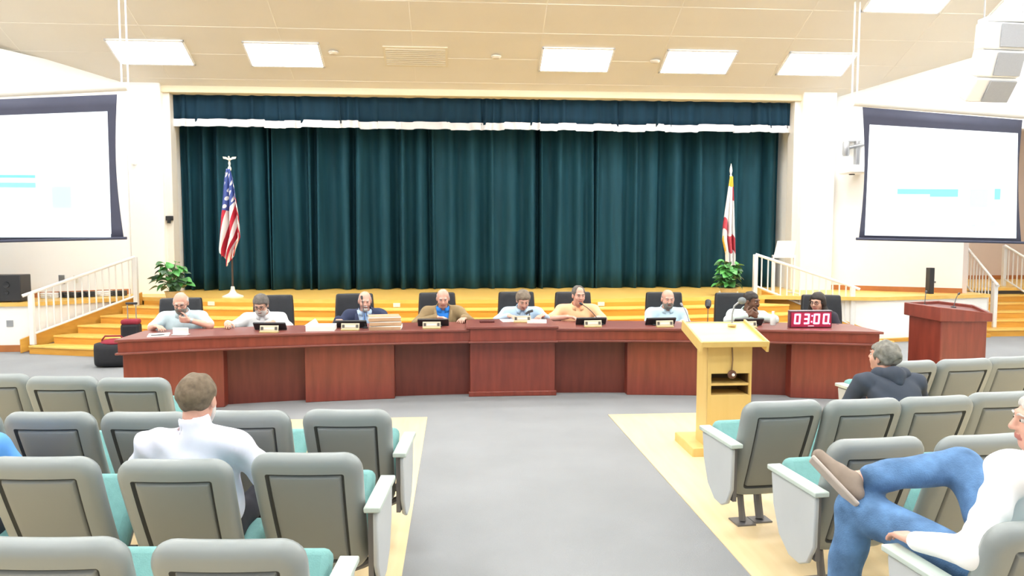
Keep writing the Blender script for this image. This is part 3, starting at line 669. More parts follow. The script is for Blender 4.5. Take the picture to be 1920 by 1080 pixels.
# ---------------------------------------------------------------- wooden podium
pod = thing('wooden_podium', 'pale wood podium with two open shelves and a sloped reading top in the aisle', 'podium', (2.19, 5.9, 0))
MB().b2(-.29, .22, -.10, .40, 0, .08).build('plinth', MAPLE, pod, .008)
MB().b2(-.178, -.158, -.09, .17, .08, .93).build('side_panel', MAPLE, pod); MB().b2(.165, .185, -.09, .17, .08, .93).build('side_panel', MAPLE, pod)
MB().b2(-.158, .165, .15, .17, .08, .96).build('front_panel', MAPLE, pod)
MB().b2(-.178, .185, -.10, -.085, .08, .505).b2(-.178, -.148, -.10, -.085, .505, .685).b2(.168, .185, -.10, -.085, .505, .685).b2(-.178, .185, -.10, -.085, .685, .91).build('back_panel', MAPLE, pod)
for z in (.500, .595): MB().b2(-.158, .165, -.095, .15, z - .01, z + .01).build('shelf', MAPLE, pod, .003)
MB().b2(-.156, .163, .14, .149, .09, .9).b2(-.157, -.152, -.08, .15, .09, .9).b2(.159, .164, -.08, .15, .09, .9).build('shelf_shade_sheet', DARKIN, pod)  # dark sheets standing in for the shade inside the shelves
ang = math.atan2(.11, .46); Rt = rot('X', ang)
MB().box((0, .04, .985), (.54, .50, .02), Rt).build('reading_top', MAPLET, pod, .004)
for s in (-1, 1): MB().box((s * .268, .04, .975), (.02, .52, .09), Rt).build('top_side', MAPLE, pod, .005)
MB().box(np.array((0, .04, .985)) + Rt @ np.array((0, -.25, .012)), (.54, .02, .05), Rt).build('top_lip', MAPLE, pod, .006)
MB().box(np.array((0, .04, .985)) + Rt @ np.array((0, .25, -.02)), (.54, .02, .07), Rt).build('top_back', MAPLE, pod, .005)
t = thing('podium_microphone', 'silver gooseneck microphone with a grey foam head on the wooden podium', 'microphone', (2.31, 6.08, 1.035))
MB().lathe([(.035, 0), (.035, .015), (.015, .025)], (0, 0, 0), 14).build('base', GOLD, t)
MB().tube([(0, 0, .02), (.0, 0, .10), (.015, -.005, .17), (.045, -.02, .20)], .008, 8).build('neck', CHROME, t)
MB().ball((.07, -.03, .215), (.035, .032, .03), 14).build('windscreen', mat('grey_foam', (.22, .24, .25), .9, bump=.4, bscale=200), t)
t = thing('hanging_microphone', 'round brown button hanging on a cord from the podium top', 'microphone', (2.205, 5.79, .90))
MB().tube([(0, 0, 0), (.004, -.006, -.10), (0, 0, -.19)], .006, 8).build('cord', mat('brown_cord', (.22, .13, .06), .6), t)
MB().lathe([(.034, 0), (.036, .012), (.026, .022), (.01, .024)], (0, 0, 0), 18).build('disc', mat('dark_brown', (.12, .05, .03), .5), t).matrix_local = Matrix.Translation((0, 0, -.22)) @ Matrix.Rotation(R_(90), 4, 'X')
MB().ball((.004, -.026, -.22), .013, 12).build('button', WPLAS, t)

# ---------------------------------------------------------------- red lectern at the right
t = thing('mahogany_lectern', 'large reddish mahogany lectern with a thick angled rim right of the dais', 'lectern', (0, 0, 0))
PL = [(5.235, 8.35), (5.44, 7.98), (6.15, 8.1), (6.28, 8.6), (5.99, 8.85)]; ZT = [1.01, .985, .90, .95, .98]; ZB = [.866, .82, .80, .83, .84]
cx, cy = np.mean([p[0] for p in PL]), np.mean([p[1] for p in PL]); n = 5
ins = [(cx + (x - cx) * .88, cy + (y - cy) * .88) for x, y in PL]; inn = [(cx + (x - cx) * .93, cy + (y - cy) * .93) for x, y in PL]
v = [(x, y, z) for (x, y), z in zip(PL, ZB)] + [(x, y, z) for (x, y), z in zip(PL, ZT)] + [(x, y, z) for (x, y), z in zip(inn, ZT)] + [(x, y, z - .04) for (x, y), z in zip(inn, ZT)]
f = [tuple(range(n))[::-1]]
for a in range(3): f += [(a * n + i, a * n + (i + 1) % n, (a + 1) * n + (i + 1) % n, (a + 1) * n + i) for i in range(n)]
MB().add(v, f).build('rim', MAHOG, t, .008)
MB().add([(x, y, z - .035) for (x, y), z in zip(inn, ZT)] + [(cx, cy, .93)], [(i, (i + 1) % n, 5) for i in range(n)]).build('reading_top', MAHOGR, t)
v = [(x, y, 0) for x, y in ins] + [(x, y, z + .01) for (x, y), z in zip(ins, ZB)]
MB().add(v, [tuple(range(n))[::-1], tuple(range(n, 2 * n))] + [(i, (i + 1) % n, n + (i + 1) % n, n + i) for i in range(n)]).build('body', MAHOG, t, .008)
for i, (x, y, dx, z) in enumerate(((5.62, 8.55, .09, .955), (5.95, 8.5, .14, .935))):
    goose(x, y, z - .01, (dx, .12, .15), ('left', 'right')[i] + ' thin gooseneck microphone on the mahogany lectern', False, BLACK)

# ---------------------------------------------------------------- auditorium seats
def rrect(w0, w1, L, r0, r1, inset, ns=9, nc=6):
    """rounded trapezoid outline in (x, v): width w0 at v=0, w1 at v=L"""
    pts = []; y0, y1 = inset, L - inset
    def hw(vv): return (w0 + (w1 - w0) * vv / L) / 2 - inset
    ra, rb = max(r0 - inset, .008), max(r1 - inset, .008)
    for i in range(ns): pts.append((-hw(y0) + ra + (2 * hw(y0) - 2 * ra) * i / ns, y0))
    for i in range(nc): a = -math.pi / 2 + math.pi / 2 * i / nc; pts.append((hw(y0 + ra) - ra + ra * math.cos(a), y0 + ra + ra * math.sin(a)))
    for i in range(ns): vv = y0 + ra + (y1 - rb - y0 - ra) * i / ns; pts.append((hw(vv), vv))
    for i in range(nc): a = math.pi / 2 * i / nc; pts.append((hw(y1 - rb) - rb + rb * math.cos(a), y1 - rb + rb * math.sin(a)))
    for i in range(ns): pts.append((hw(y1) - rb - (2 * hw(y1) - 2 * rb) * i / ns, y1))
    for i in range(nc): a = math.pi / 2 + math.pi / 2 * i / nc; pts.append((-hw(y1 - rb) + rb + rb * math.cos(a), y1 - rb + rb * math.sin(a)))
    for i in range(ns): vv = y1 - rb - (y1 - rb - y0 - ra) * i / ns; pts.append((-hw(vv), vv))
    for i in range(nc): a = math.pi + math.pi / 2 * i / nc; pts.append((-hw(y0 + ra) + ra + ra * math.cos(a), y0 + ra + ra * math.sin(a)))
    return pts
SEATL = .655
def spine(v, d):
    """v along the back from the bottom (0) to the top (SEATL), d towards the rear"""
    q = v / SEATL; y = .25 * (1 - q) ** 1.15; z = .205 + .625 * q
    ty, tz = -.25 * 1.15 * max(1 - q, .02) ** .15, .625; l = math.hypot(ty, tz); return y + (-tz / l) * d, z + (ty / l) * d
def shellrings(rings, w0=.47, w1=.505, mats_i=None):
    mb = MB(); prev = None
    for j, (ins, d, mi, sc) in enumerate(rings):
        pts = rrect(w0, w1, SEATL, .10, .085, ins); c = SEATL / 2
        ring = []
        for x, v in pts:
            x *= sc; v = c + (v - c) * sc; y, z = spine(v, d - .012 * (x / .25) ** 2); ring.append((x, y, z))
        n0 = len(mb.v); mb.v += ring; n = len(ring)
        if prev is not None:
            fs = [(prev + i, prev + (i + 1) % n, n0 + (i + 1) % n, n0 + i) for i in range(n)]; mb.f += fs; mb.m += [mi] * n
        prev = n0
    n = len(ring); y, z = spine(SEATL / 2, rings[-1][1]); mb.v.append((0, y, z)); k = len(mb.v) - 1
    mb.f += [(prev + i, prev + (i + 1) % n, k) for i in range(n)]; mb.m += [rings[-1][2]] * n
    return mb
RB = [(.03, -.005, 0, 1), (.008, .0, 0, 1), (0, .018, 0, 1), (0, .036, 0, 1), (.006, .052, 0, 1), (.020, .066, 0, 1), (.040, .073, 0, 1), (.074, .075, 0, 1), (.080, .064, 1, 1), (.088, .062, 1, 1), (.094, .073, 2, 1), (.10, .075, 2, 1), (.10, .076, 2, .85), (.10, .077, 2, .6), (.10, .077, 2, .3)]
RF = [(.05, -.003, 0, 1), (.045, -.010, 0, 1), (.055, -.022, 0, 1), (.075, -.030, 0, 1), (.075, -.032, 0, .7), (.075, -.032, 0, .35)]
def make_seat(folded=True):
    t = thing('auditorium_seat', 'x', 'seat', (0, 0, 0), 0, 'grey auditorium seats')
    shellrings(RB).build('seat_back', [SHELL, GROOVE_SHADE, SHELLP], t, ang=60)
    shellrings(RF, .46, .48).build('back_cushion', TEAL, t, ang=60)
    a = R_(52) if folded else R_(5); R = rot('X', a); hinge = np.array((0, .26, .27 if folded else .22))
    mb = MB().box(hinge + R @ np.array((0, .19, .03)), (.455, .38, .09), R); mb.build('seat_cushion', TEAL, t, .035, seg=3)
    mb = MB().box(hinge + R @ np.array((0, .19, -.025)), (.43, .35, .03), R); mb.build('seat_pan', SHELL, t, .01)
    mb = MB().tube([(-.25, .30, .27), (.25, .30, .27)], .025, 8); mb.build('beam', STEEL, t)
    mb = MB().tube([(0, .30, .26), (0, .27, .12), (0, .24, .02)], .026, 8).b2(-.06, .06, .19, .29, 0, .015); mb.build('leg', STEEL, t, 0)
    return t
def add_arm(t, s):
    x = s * .295
    MB().b2(x - .038, x + .038, -.03, .43, .553, .58).build('armrest', ARMM, t, .006)
    P = [(-.01, .545), (-.005, .30), (.05, .20), (.12, .165), (.22, .17), (.32, .24), (.385, .38), (.41, .545)]
    MB().extr(P, x + s * .012 - .012, x + s * .012 + .012, 'x').build('end_panel', PANEL, t, .008)
    MB().b2(x - s * .015 - .012, x - s * .015 + .012, .02, .32, .22, .545).build('inner_support', STEEL, t)
    MB().tube([(x - s * .01, .30, .22), (x - s * .10, .26, .19), (x - s * .16, .24, .17), (x - s * .17, .22, .02)], .022, 8).b2(x - s * .17 - .06, x - s * .17 + .06, .16, .29, 0, .015).build('foot_bracket', STEEL, t)
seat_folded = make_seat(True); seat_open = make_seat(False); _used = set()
ORD = ['aisle', 'second', 'third', 'fourth', 'fifth']
def put_seat(x, y, rz, label, opened=False, arm=0):
    src = seat_open if opened else seat_folded
    if src.name not in _used and not arm:
        src.location = (x, y, 0); src.rotation_euler = (0, 0, rz); src['label'] = label; _used.add(src.name); return src
    r = dup(src, (x, y, 0), rz, label)
    if arm: add_arm(r, arm)
    return r
ROWN = {1: 'front row', 2: 'second row', 3: 'third row', 4: 'nearest row'}
SEATS = {('left', 1): [(-2.21, 5.24, 0), (-2.72, 5.33, 0), (-3.24, 5.46, 0)],
         ('left', 2): [(-.615, 4.19, 1), (-1.175, 4.205, 0), (-1.715, 4.21, 0), (-2.245, 4.25, 0), (-2.79, 4.32, 0)],
         ('left', 3): [(-.675, 3.355, 1), (-1.23, 3.30, 0), (-1.83, 3.38, 0), (-2.40, 3.44, 0)],
         ('left', 4): [(-.735, 2.40, 1), (-1.315, 2.46, 0)],
         ('right', 1): [(3.50, 5.50, 1), (4.00, 5.56, 0), (4.46, 5.64, 0)],
         ('right', 2): [(1.92, 4.22, 1), (2.42, 4.23, 0), (2.90, 4.27, 0), (3.40, 4.36, 0)],
         ('right', 3): [(2.02, 3.40, 1), (2.58, 3.42, 0)],
         ('right', 4): [(2.04, 2.36, 1)]}
OPEN = {('left', 3, 1), ('left', 3, 3), ('right', 4, 0)}
EXTRA = {('left', 3, 1): ', under the man in the white shirt', ('left', 3, 3): ', under the person in blue', ('right', 4, 0): ', under the man in blue jeans'}
for (sd, row), lst in SEATS.items():
    for i, (x, y, arm) in enumerate(lst):
        lab = f"grey auditorium seat, {ORD[i]} {'end' if i == 0 else 'from aisle'}, {ROWN[row]} {sd}" + EXTRA.get((sd, row, i), '')
        rz = R_(-4) if sd == 'left' else R_(7 if row == 1 else 5)
        put_seat(x, y, rz, lab, (sd, row, i) in OPEN, (1 if sd == 'left' else -1) if arm else 0)
# ---------------------------------------------------------------- people: smooth bodies from blended volumes
class Fld:
    def __init__(s, h): s.h = h; s.ops = []
    def _p(s, f, lo, hi, k, op): s.ops.append((f, np.array(lo, float), np.array(hi, float), k, op)); return s
    def cap(s, a, b, r1, r2=None, k=.02, op='u'):
        a = np.array(a, float); b = np.array(b, float); r2 = r1 if r2 is None else r2; ba = b - a; bb = float(ba @ ba) + 1e-9; rm = max(r1, r2)
        def f(X, Y, Z):
            t = np.clip(((X - a[0]) * ba[0] + (Y - a[1]) * ba[1] + (Z - a[2]) * ba[2]) / bb, 0, 1)
            return np.sqrt((X - a[0] - t * ba[0]) ** 2 + (Y - a[1] - t * ba[1]) ** 2 + (Z - a[2] - t * ba[2]) ** 2) - (r1 + (r2 - r1) * t)
        return s._p(f, np.minimum(a, b) - rm, np.maximum(a, b) + rm, k, op)
    def ell(s, c, r, R=None, k=.02, op='u'):
        c = np.array(c, float); r = np.array(r, float); R = np.eye(3) if R is None else np.array(R); ext = np.sqrt(((R * r) ** 2).sum(1))
        def f(X, Y, Z):
            dx, dy, dz = X - c[0], Y - c[1], Z - c[2]
            q = [(R[0, i] * dx + R[1, i] * dy + R[2, i] * dz) for i in range(3)]
            k0 = np.sqrt(sum((q[i] / r[i]) ** 2 for i in range(3))); k1 = np.sqrt(sum((q[i] / r[i] ** 2) ** 2 for i in range(3))) + 1e-6
            return k0 * (k0 - 1) / k1
        return s._p(f, c - ext, c + ext, k, op)
    def box(s, c, hs, rad=.01, R=None, k=.02, op='u'):
        c = np.array(c, float); hs = np.array(hs, float); R = np.eye(3) if R is None else np.array(R); ext = (np.abs(R) * hs).sum(1)
        def f(X, Y, Z):
            dx, dy, dz = X - c[0], Y - c[1], Z - c[2]
            q = [np.abs(R[0, i] * dx + R[1, i] * dy + R[2, i] * dz) - (hs[i] - rad) for i in range(3)]
            return np.sqrt(sum(np.maximum(v, 0) ** 2 for v in q)) + np.minimum(np.maximum(np.maximum(q[0], q[1]), q[2]), 0) - rad
        return s._p(f, c - ext, c + ext, k, op)
    def half(s, p, nrm, k=.006):                # keep the side opposite to nrm
        p = np.array(p, float); nrm = np.array(nrm, float) / np.linalg.norm(nrm)
        return s._p(lambda X, Y, Z: (X - p[0]) * nrm[0] + (Y - p[1]) * nrm[1] + (Z - p[2]) * nrm[2], p, p, k, 'i')
    def fn(s, f, lo, hi, k=.005, op='s'): return s._p(f, lo, hi, k, op)
    def verts(s, noise=None):
        h = s.h; us = [o for o in s.ops if o[4] == 'u']
        lo = np.min([o[1] for o in us], 0) - 4 * h; hi = np.max([o[2] for o in us], 0) + 4 * h
        n = np.ceil((hi - lo) / h).astype(int) + 1
        ax = [(lo[i] + h * np.arange(n[i])).astype(np.float32) for i in range(3)]
        D = np.full(n, 1.0, np.float32)
        for f, l, u, k, op in s.ops:
            pad = max(k, 3 * h) + h
            if op == 'i': sl = [slice(0, n[i]) for i in range(3)]
            else: sl = [slice(max(0, int((l[i] - pad - lo[i]) / h)), max(0, min(n[i], int((u[i] + pad - lo[i]) / h) + 2))) for i in range(3)]
            X, Y, Z = ax[0][sl[0]][:, None, None], ax[1][sl[1]][None, :, None], ax[2][sl[2]][None, None, :]
            sub = D[sl[0], sl[1], sl[2]]
            if sub.size == 0: continue
            p = f(X, Y, Z).astype(np.float32)
            if op == 'u': q = np.maximum(k - np.abs(sub - p), 0) / max(k, 1e-6); r = np.minimum(sub, p) - q * q * k * .25
            else:
                if op == 's': p = -p
                q = np.maximum(k - np.abs(sub - p), 0) / max(k, 1e-6); r = np.maximum(sub, p) + q * q * k * .25
            D[sl[0], sl[1], sl[2]] = r
        if noise is not None: D += noise(ax[0][:, None, None], ax[1][None, :, None], ax[2][None, None, :]).astype(np.float32)
        return surface_nets(D, lo, h)
    def build(s, name, mats, parent, noise=None, sel=None):
        v, f = s.verts(noise)
        me = bpy.data.meshes.new(name); me.from_pydata(v.tolist(), [], f.tolist())
        for m in (mats if isinstance(mats, (list, tuple)) else [mats]): me.materials.append(m)
        if sel is not None:
            c = v[f].mean(1); me.polygons.foreach_set('material_index', sel(c).astype(np.int32))
        me.polygons.foreach_set('use_smooth', [True] * len(me.polygons)); me.update()
        return link(name, me, parent)
def surface_nets(D, lo, h):
    S = D < 0; n = np.array(D.shape); cn = n - 1; P = np.zeros((*cn, 3), np.float32); C = np.zeros(cn, np.float32)
    for ax in range(3):
        a0 = [slice(None)] * 3; a1 = [slice(None)] * 3; a0[ax] = slice(0, -1); a1[ax] = slice(1, None)
        d0, d1 = D[tuple(a0)], D[tuple(a1)]; cr = S[tuple(a0)] != S[tuple(a1)]
        t = np.where(cr, d0 / np.where(np.abs(d0 - d1) < 1e-9, 1, d0 - d1), 0).astype(np.float32)
        o = [i for i in range(3) if i != ax]
        for i in (0, 1):
            for j in (0, 1):
                sl = [slice(None)] * 3; sl[o[0]] = slice(i, cn[o[0]] + i); sl[o[1]] = slice(j, cn[o[1]] + j)
                c = cr[tuple(sl)]; tt = t[tuple(sl)]
                P[..., ax] += np.where(c, tt, 0); P[..., o[0]] += c * i; P[..., o[1]] += c * j; C += c
    act = C > 0; idx = np.full(cn, -1, np.int64); idx[act] = np.arange(act.sum())
    base = np.argwhere(act); V = (base + P[act] / C[act][:, None]) * h + lo; F = []
    for ax in range(3):
        a0 = [slice(None)] * 3; a1 = [slice(None)] * 3; a0[ax] = slice(0, -1); a1[ax] = slice(1, None)
        cr = S[tuple(a0)] != S[tuple(a1)]; e = np.argwhere(cr); o = [(ax + 1) % 3, (ax + 2) % 3]
        e = e[(e[:, o[0]] > 0) & (e[:, o[1]] > 0) & (e[:, o[0]] < cn[o[0]]) & (e[:, o[1]] < cn[o[1]])]
        def g(i, j): q = e.copy(); q[:, o[0]] -= i; q[:, o[1]] -= j; return idx[q[:, 0], q[:, 1], q[:, 2]]
        quad = np.stack([g(1, 1), g(0, 1), g(0, 0), g(1, 0)], 1); ins = S[e[:, 0], e[:, 1], e[:, 2]]
        F.append(np.where(ins[:, None], quad, quad[:, ::-1]))
    F = np.concatenate(F); return V.astype(np.float64), F[(F >= 0).all(1)]
def wrinkle(amp, fr=34, dirv=(1, .4, .8)):
    dx, dy, dz = dirv
    def f(X, Y, Z): return amp * (np.sin(fr * (dx * X + dy * Y + dz * Z) + 2.2 * np.sin(11 * X + 3 * Z) + 1.4 * np.sin(13 * Y - 9 * Z)) * .6 + np.sin(.55 * fr * (dz * X - dx * Z + dy * Y) + 1.7 * np.sin(9 * Z + 6 * Y)) * .6)
    return f
def curls(amp, fr):
    return lambda X, Y, Z: amp * (np.sin(fr * X + 2 * np.sin(fr * .6 * Z)) + np.sin(fr * 1.1 * Y + 2 * np.sin(fr * .5 * X)) + np.sin(fr * .9 * Z + 2 * np.sin(fr * .7 * Y))) / 3
SKIN = mat('fair_skin', (.62, .36, .26), .5, .12, 14); SKINP = mat('pink_skin', (.68, .38, .29), .5, .12, 14); SKIND = mat('dark_skin', (.15, .065, .035), .45, .15, 14)
LIP = mat('lip', (.45, .17, .14), .5); LIPD = mat('dark_lip', (.13, .045, .035), .5); EYEW = mat('eye_white', (.50, .46, .43), .3); IRIS = mat('iris', (.03, .025, .02), .2)
GLS = mat('glasses_frame', (.03, .03, .03), .3)
def hand(F, W, d, nrm, curl=.35, thumb=1, s=1.0, spread=.06):
    """palm + five fingers; d = finger direction, nrm = palm normal, thumb=+1/-1 picks the thumb side"""
    d = np.array(d, float); d /= np.linalg.norm(d); nrm = np.array(nrm, float); nrm -= d * (nrm @ d); nrm /= np.linalg.norm(nrm); sd = np.cross(d, nrm) * thumb
    W = np.array(W, float); R = np.stack([sd, d, nrm], 1)
    F.box(W + d * .045 * s, (.039 * s, .048 * s, .014 * s), .013 * s, R, .014)
    for i, (o, L) in enumerate(((.029, .070), (.010, .080), (-.010, .075), (-.028, .060))):
        p = W + d * .088 * s + sd * o * s; a = 0.0; ln = (L * .45 * s, L * .32 * s, L * .25 * s); c = curl * (1 + .12 * i)
        dd0 = d + sd * spread * (1.5 - i) * .6; dd0 /= np.linalg.norm(dd0)
        for j, l in enumerate(ln):
            a += c * (1.0, 1.15, .8)[j]; v = dd0 * math.cos(a) + nrm * math.sin(a); q = p + v * l
            F.cap(p, q, (.0092 - .0008 * j) * s, (.0086 - .0008 * j) * s, .003); p = q
    p = W + d * .022 * s + sd * .034 * s
    for l, v, r in ((.040, d * .62 + sd * .62 + nrm * .35, .0115), (.030, d * .85 + sd * .30 + nrm * .45, .0098), (.022, d * .9 + sd * .05 + nrm * .5, .0088)):
        v = v / np.linalg.norm(v); q = p + v * l * s; F.cap(p, q, r * s, r * .93 * s, .005); p = q
def person(label, loc, rz, sp):
    g = sp.get; skin = g('skin', SKIN); lipm = LIPD if skin is SKIND else LIP; sc = g('scale', .95)
    t = thing('person', label, 'person', loc, rz); t.scale = (sc, sc, sc)
    pel = np.array(g('pelvis', (0, 0, .46)), float); lean, side_ = g('lean', .2), g('side', 0.)
    u = np.array((math.sin(side_), math.sin(lean) * math.cos(side_), math.cos(lean) * math.cos(side_))); fwd = np.array((0, math.cos(lean), -math.sin(lean))); tw = g('twist', 0.)
    lat = np.cross(fwd, u); lat, fwd = lat * math.cos(tw) + fwd * math.sin(tw), fwd * math.cos(tw) - lat * math.sin(tw)
    T = np.stack([lat, fwd, u], 1); gi = g('girth', 1.0); sw = g('sw', .185)
    nb = pel + u * .50 + fwd * .0; nk = nb + u * .045
    R = euler(0, 0, g('yaw', 0.)) @ rot('X', -g('pitch', .2)) @ rot('Y', g('roll', 0.))
    if g('headfree') is None: hp = nk + np.array(g('headoff', (0, .02, 0)))
    hc = hp + R @ np.array((0, .025, .105)); H = lambda *p: hc + R @ np.array(p)
    sh = {s: nb - u * .055 + lat * s * sw for s in (1, -1)}
    arms = {}
    for s, key in ((1, 'armR'), (-1, 'armL')):
        a = g(key) or ((s * .27, .20, .70), (s * .13, .40, .80), (-s * .5, .8, 0), (0, .1, -1), .3)
        arms[s] = a
    # ---- body
    hb = g('h', .0075); F = Fld(hb)
    F.cap(pel + u * .05, nb - u * .08, .10, .09, .03).cap(sh[1], sh[-1], .045, None, .03)
    F.cap(nb - u * .03 - fwd * .005, H(0, -.02, -.05), .060, .055, .03)
    F.ell(H(0, -.015, .03), (.076, .096, .088), R, .02).ell(H(0, .025, -.035), (.060, .066, .080), R, .03).ell(H(0, .055, -.095), (.028, .024, .020), R, .025)
    for s in (1, -1):
        F.ell(H(s * .036, .055, -.028), (.026, .026, .026), R, .02).ell(H(s * .077, -.008, -.008), (.010, .021, .033), R, .006)
        F.ell(H(s * .031, .098, .010), (.016, .014, .011), R, .012, 's')
    F.ell(H(0, .079, .030), (.052, .015, .012), R, .015).cap(H(0, .088, .018), H(0, .108, -.022), .008, .0125, .012)
    for s in (1, -1): F.ell(H(s * .012, .098, -.027), (.008, .010, .007), R, .006)
    F.ell(H(0, .086, -.054), (.024, .012, .006), R, .006).ell(H(0, .084, -.064), (.021, .012, .0065), R, .006).cap(H(-.02, .098, -.059), H(.02, .098, -.059), .0022, None, .003, 's')
    for s in (1, -1):
        el, wr, hd, hn, cu = arms[s]; el = np.array(el); wr = np.array(wr)
        F.cap(sh[s], el, .046, .040, .02).cap(el, wr, .042, .027, .02)
        hand(F, wr, hd, hn, cu, g('thumb' + ('R' if s > 0 else 'L'), s), 1.0)
    legs = {}
    for s, key in ((1, 'legR'), (-1, 'legL')):
        kn, an, to = g(key) or ((s * .13, .46, pel[2] + .02), (s * .13, .44, .10), (s * .14, .62, .04)); legs[s] = [np.array(q, float) for q in (pel + lat * s * .095 + fwd * .03, kn, an, to)]
        F.cap(legs[s][0], legs[s][1], .065, .05, .02).cap(legs[s][1], legs[s][2], .045, .032, .02)
    def selm(c):
        q = (c - hc) @ R; return ((np.abs(q[:, 0]) < .026) & (q[:, 1] > .078) & (q[:, 2] > -.073) & (q[:, 2] < -.048)).astype(int)
    F.build('body', [skin, lipm], t, None, selm)
    # ---- eyes, brows
    for s in (1, -1):
        mb = MB().ball(H(s * .031, .081, .008), (.0125, .0105, .0085 if not g('squint') else .005), 14, 0, R)
        mb.build('eye', [EYEW, IRIS], t)
        o = MB().ball(H(s * .031, .0895, .0075), (.0055, .003, .0055), 10, 0, R).build('iris', IRIS, t)
        MB().tube([H(s * .014, .094, .027), H(s * .030, .094, .033), H(s * .048, .082, .027)], [.004, .005, .003], 6).build('eyebrow', g('browm', g('hairm')), t)
    # ---- hair, beard, glasses
    hm = g('hairm'); ht = g('hair', 'full'); F = Fld(.007); am, fr = g('hairnoise', (.004, 95))
    th = g('hairth', .012)
    if ht in ('full', 'recede', 'long', 'curly'):
        F.ell(H(0, -.018, .034), (.080 + th, .098 + th, .088 + th), R, .01)
        F.box(H(0, .115, -.055), (.15, .075, .105), .03, R, .02, 's')
        if ht == 'recede': F.ell(H(0, .085, .10), (.06, .065, .07), R, .02, 's')
        if ht != 'long': F.half(H(0, -.06, -.062), R @ np.array((0, .25, -1)))
        for s in (1, -1): F.ell(H(s * .09, .0, -.022), (.03, .028, .036), R, .01, 's')
        if ht == 'long':
            for s in (1, -1): F.cap(H(s * .075, -.005, .03), H(s * .092, -.01, -.10), .026, .03, .03).cap(H(s * .092, -.01, -.10), H(s * .10, .0, -.23), .032, .022, .03)
            F.cap(H(0, -.085, 0), H(0, -.11, -.2), .055, .05, .04)
    else:
        F.ell(H(0, -.022, .018), (.078 + th * .5, .096 + th * .5, .083), R, .01); F.ell(H(0, .0, .10), (.10, .13, .075), R, .01, 's'); F.box(H(0, .10, .0), (.15, .085, .2), .02, R, .01, 's')
        F.half(H(0, -.06, -.06), R @ np.array((0, .2, -1)))
        for s in (1, -1): F.ell(H(s * .09, .0, -.018), (.03, .026, .036), R, .008, 's')
    F.build('hair', hm, t, curls(am, fr))
    bd = g('beard')
    if bd:
        F = Fld(.006); bm = g('beardm', hm)
        if bd == 'full': F.ell(H(0, .026, -.055), (.068, .074, .080), R, .01).half(H(0, .03, -.032), R @ np.array((0, -.55, 1))).half(H(0, .01, 0), R @ np.array((0, -1, -.15)))
        else: F.ell(H(0, .068, -.088), (.032, .032, .034), R, .01)
        F.ell(H(0, .099, -.044), (.027, .011, .008), R, .006)
        F.box(H(0, .105, -.060), (.018, .03, .007), .004, R, .004, 's').build('beard', bm, t, curls(.003, 120))
    if g('glasses'):
        mb = MB()
        for s in (1, -1):
            mb.tube([H(s * .033 + .024 * math.cos(a), .104 - .004 * abs(math.cos(a)), .006 + .017 * math.sin(a)) for a in np.linspace(0, 2 * math.pi, 21)], .0022, 6)
            mb.tube([H(s * .057, .100, .012), H(s * .082, .05, .012), H(s * .084, -.01, .008)], .002, 6)
        mb.tube([H(-.009, .106, .010), H(.009, .106, .010)], .002, 6); mb.build('glasses', GLS, t)
    # ---- top
    tm = g('top'); jk = g('jacket'); F = Fld(.009); ov = .008
    def torso(F, ov):
        F.ell(pel + u * .14 + fwd * .03 * gi, (.165 * gi + ov, .125 * gi + ov, .19), T, .05).ell(pel + u * .33 + fwd * .005, (.175 * (.5 + .5 * gi) + ov, .118 * (.6 + .4 * gi) + ov, .17), T, .06)
        F.cap(sh[1], sh[-1], .062 + ov, None, .05)
        for s in (1, -1): F.cap(nb - u * .015 - fwd * .012, sh[s], .048 + ov, .056 + ov, .04)
    def sleeves(F, ov, long, big=1.0):
        for s in (1, -1):
            el, wr = np.array(arms[s][0]), np.array(arms[s][1]); L = long if not isinstance(long, dict) else long[s]
            if L == 0: e2 = sh[s] + (el - sh[s]) * .85; F.cap(sh[s], e2, .062 * big + ov, .058 * big + ov, .04)
            else: F.cap(sh[s], el, .060 * big + ov, .050 * big + ov, .04).cap(el, el + (wr - el) * L, .050 * big + ov, .037 * big + ov, .025)
    torso(F, ov)
    if not jk: sleeves(F, ov * .6, g('sleeve', .9))
    F.cap(nb - u * .03, nb + u * g('neckup', .018) + fwd * .008, .074, .066, .012)
    F.cap(nb - u * .02, nb + u * .16 + fwd * .03, .060, .064, .006, 's')
    v0 = nb + u * .06 + fwd * .075
    if g('openneck', True): F.cap(v0, v0 - u * .09 + fwd * .02, .026, .006, .01, 's')
    F.half(pel - u * .06, -u)
    F.build('shirt' if not g('hood') else 'hoodie', tm, t, wrinkle(g('wr', .0035)))
    if jk:
        F = Fld(.009); torso(F, .020); sleeves(F, .012, .97, 1.05); F.cap(nb - u * .03 - fwd * .01, nb + u * .03 - fwd * .01, .085, .080, .02)
        F.cap(nb - u * .05 + fwd * .01, nb + u * .16 + fwd * .03, .068, .075, .008, 's')
        wv = g('vwidth', .075)
        def wedge(X, Y, Z):
            dx, dy, dz = X - nb[0], Y - nb[1], Z - nb[2]; a = dx * lat[0] + dy * lat[1] + dz * lat[2]; b = dx * fwd[0] + dy * fwd[1] + dz * fwd[2]; c = dx * u[0] + dy * u[1] + dz * u[2]
            w = np.clip(wv * (1 + c / .42), .004, .12); return np.maximum(np.maximum(np.abs(a) - w, .02 - b), c - .12)
        F.fn(wedge, nb - .55, nb + .35, .006, 's'); F.half(pel - u * .08, -u)
        F.build('jacket', jk, t, wrinkle(.004, 26))
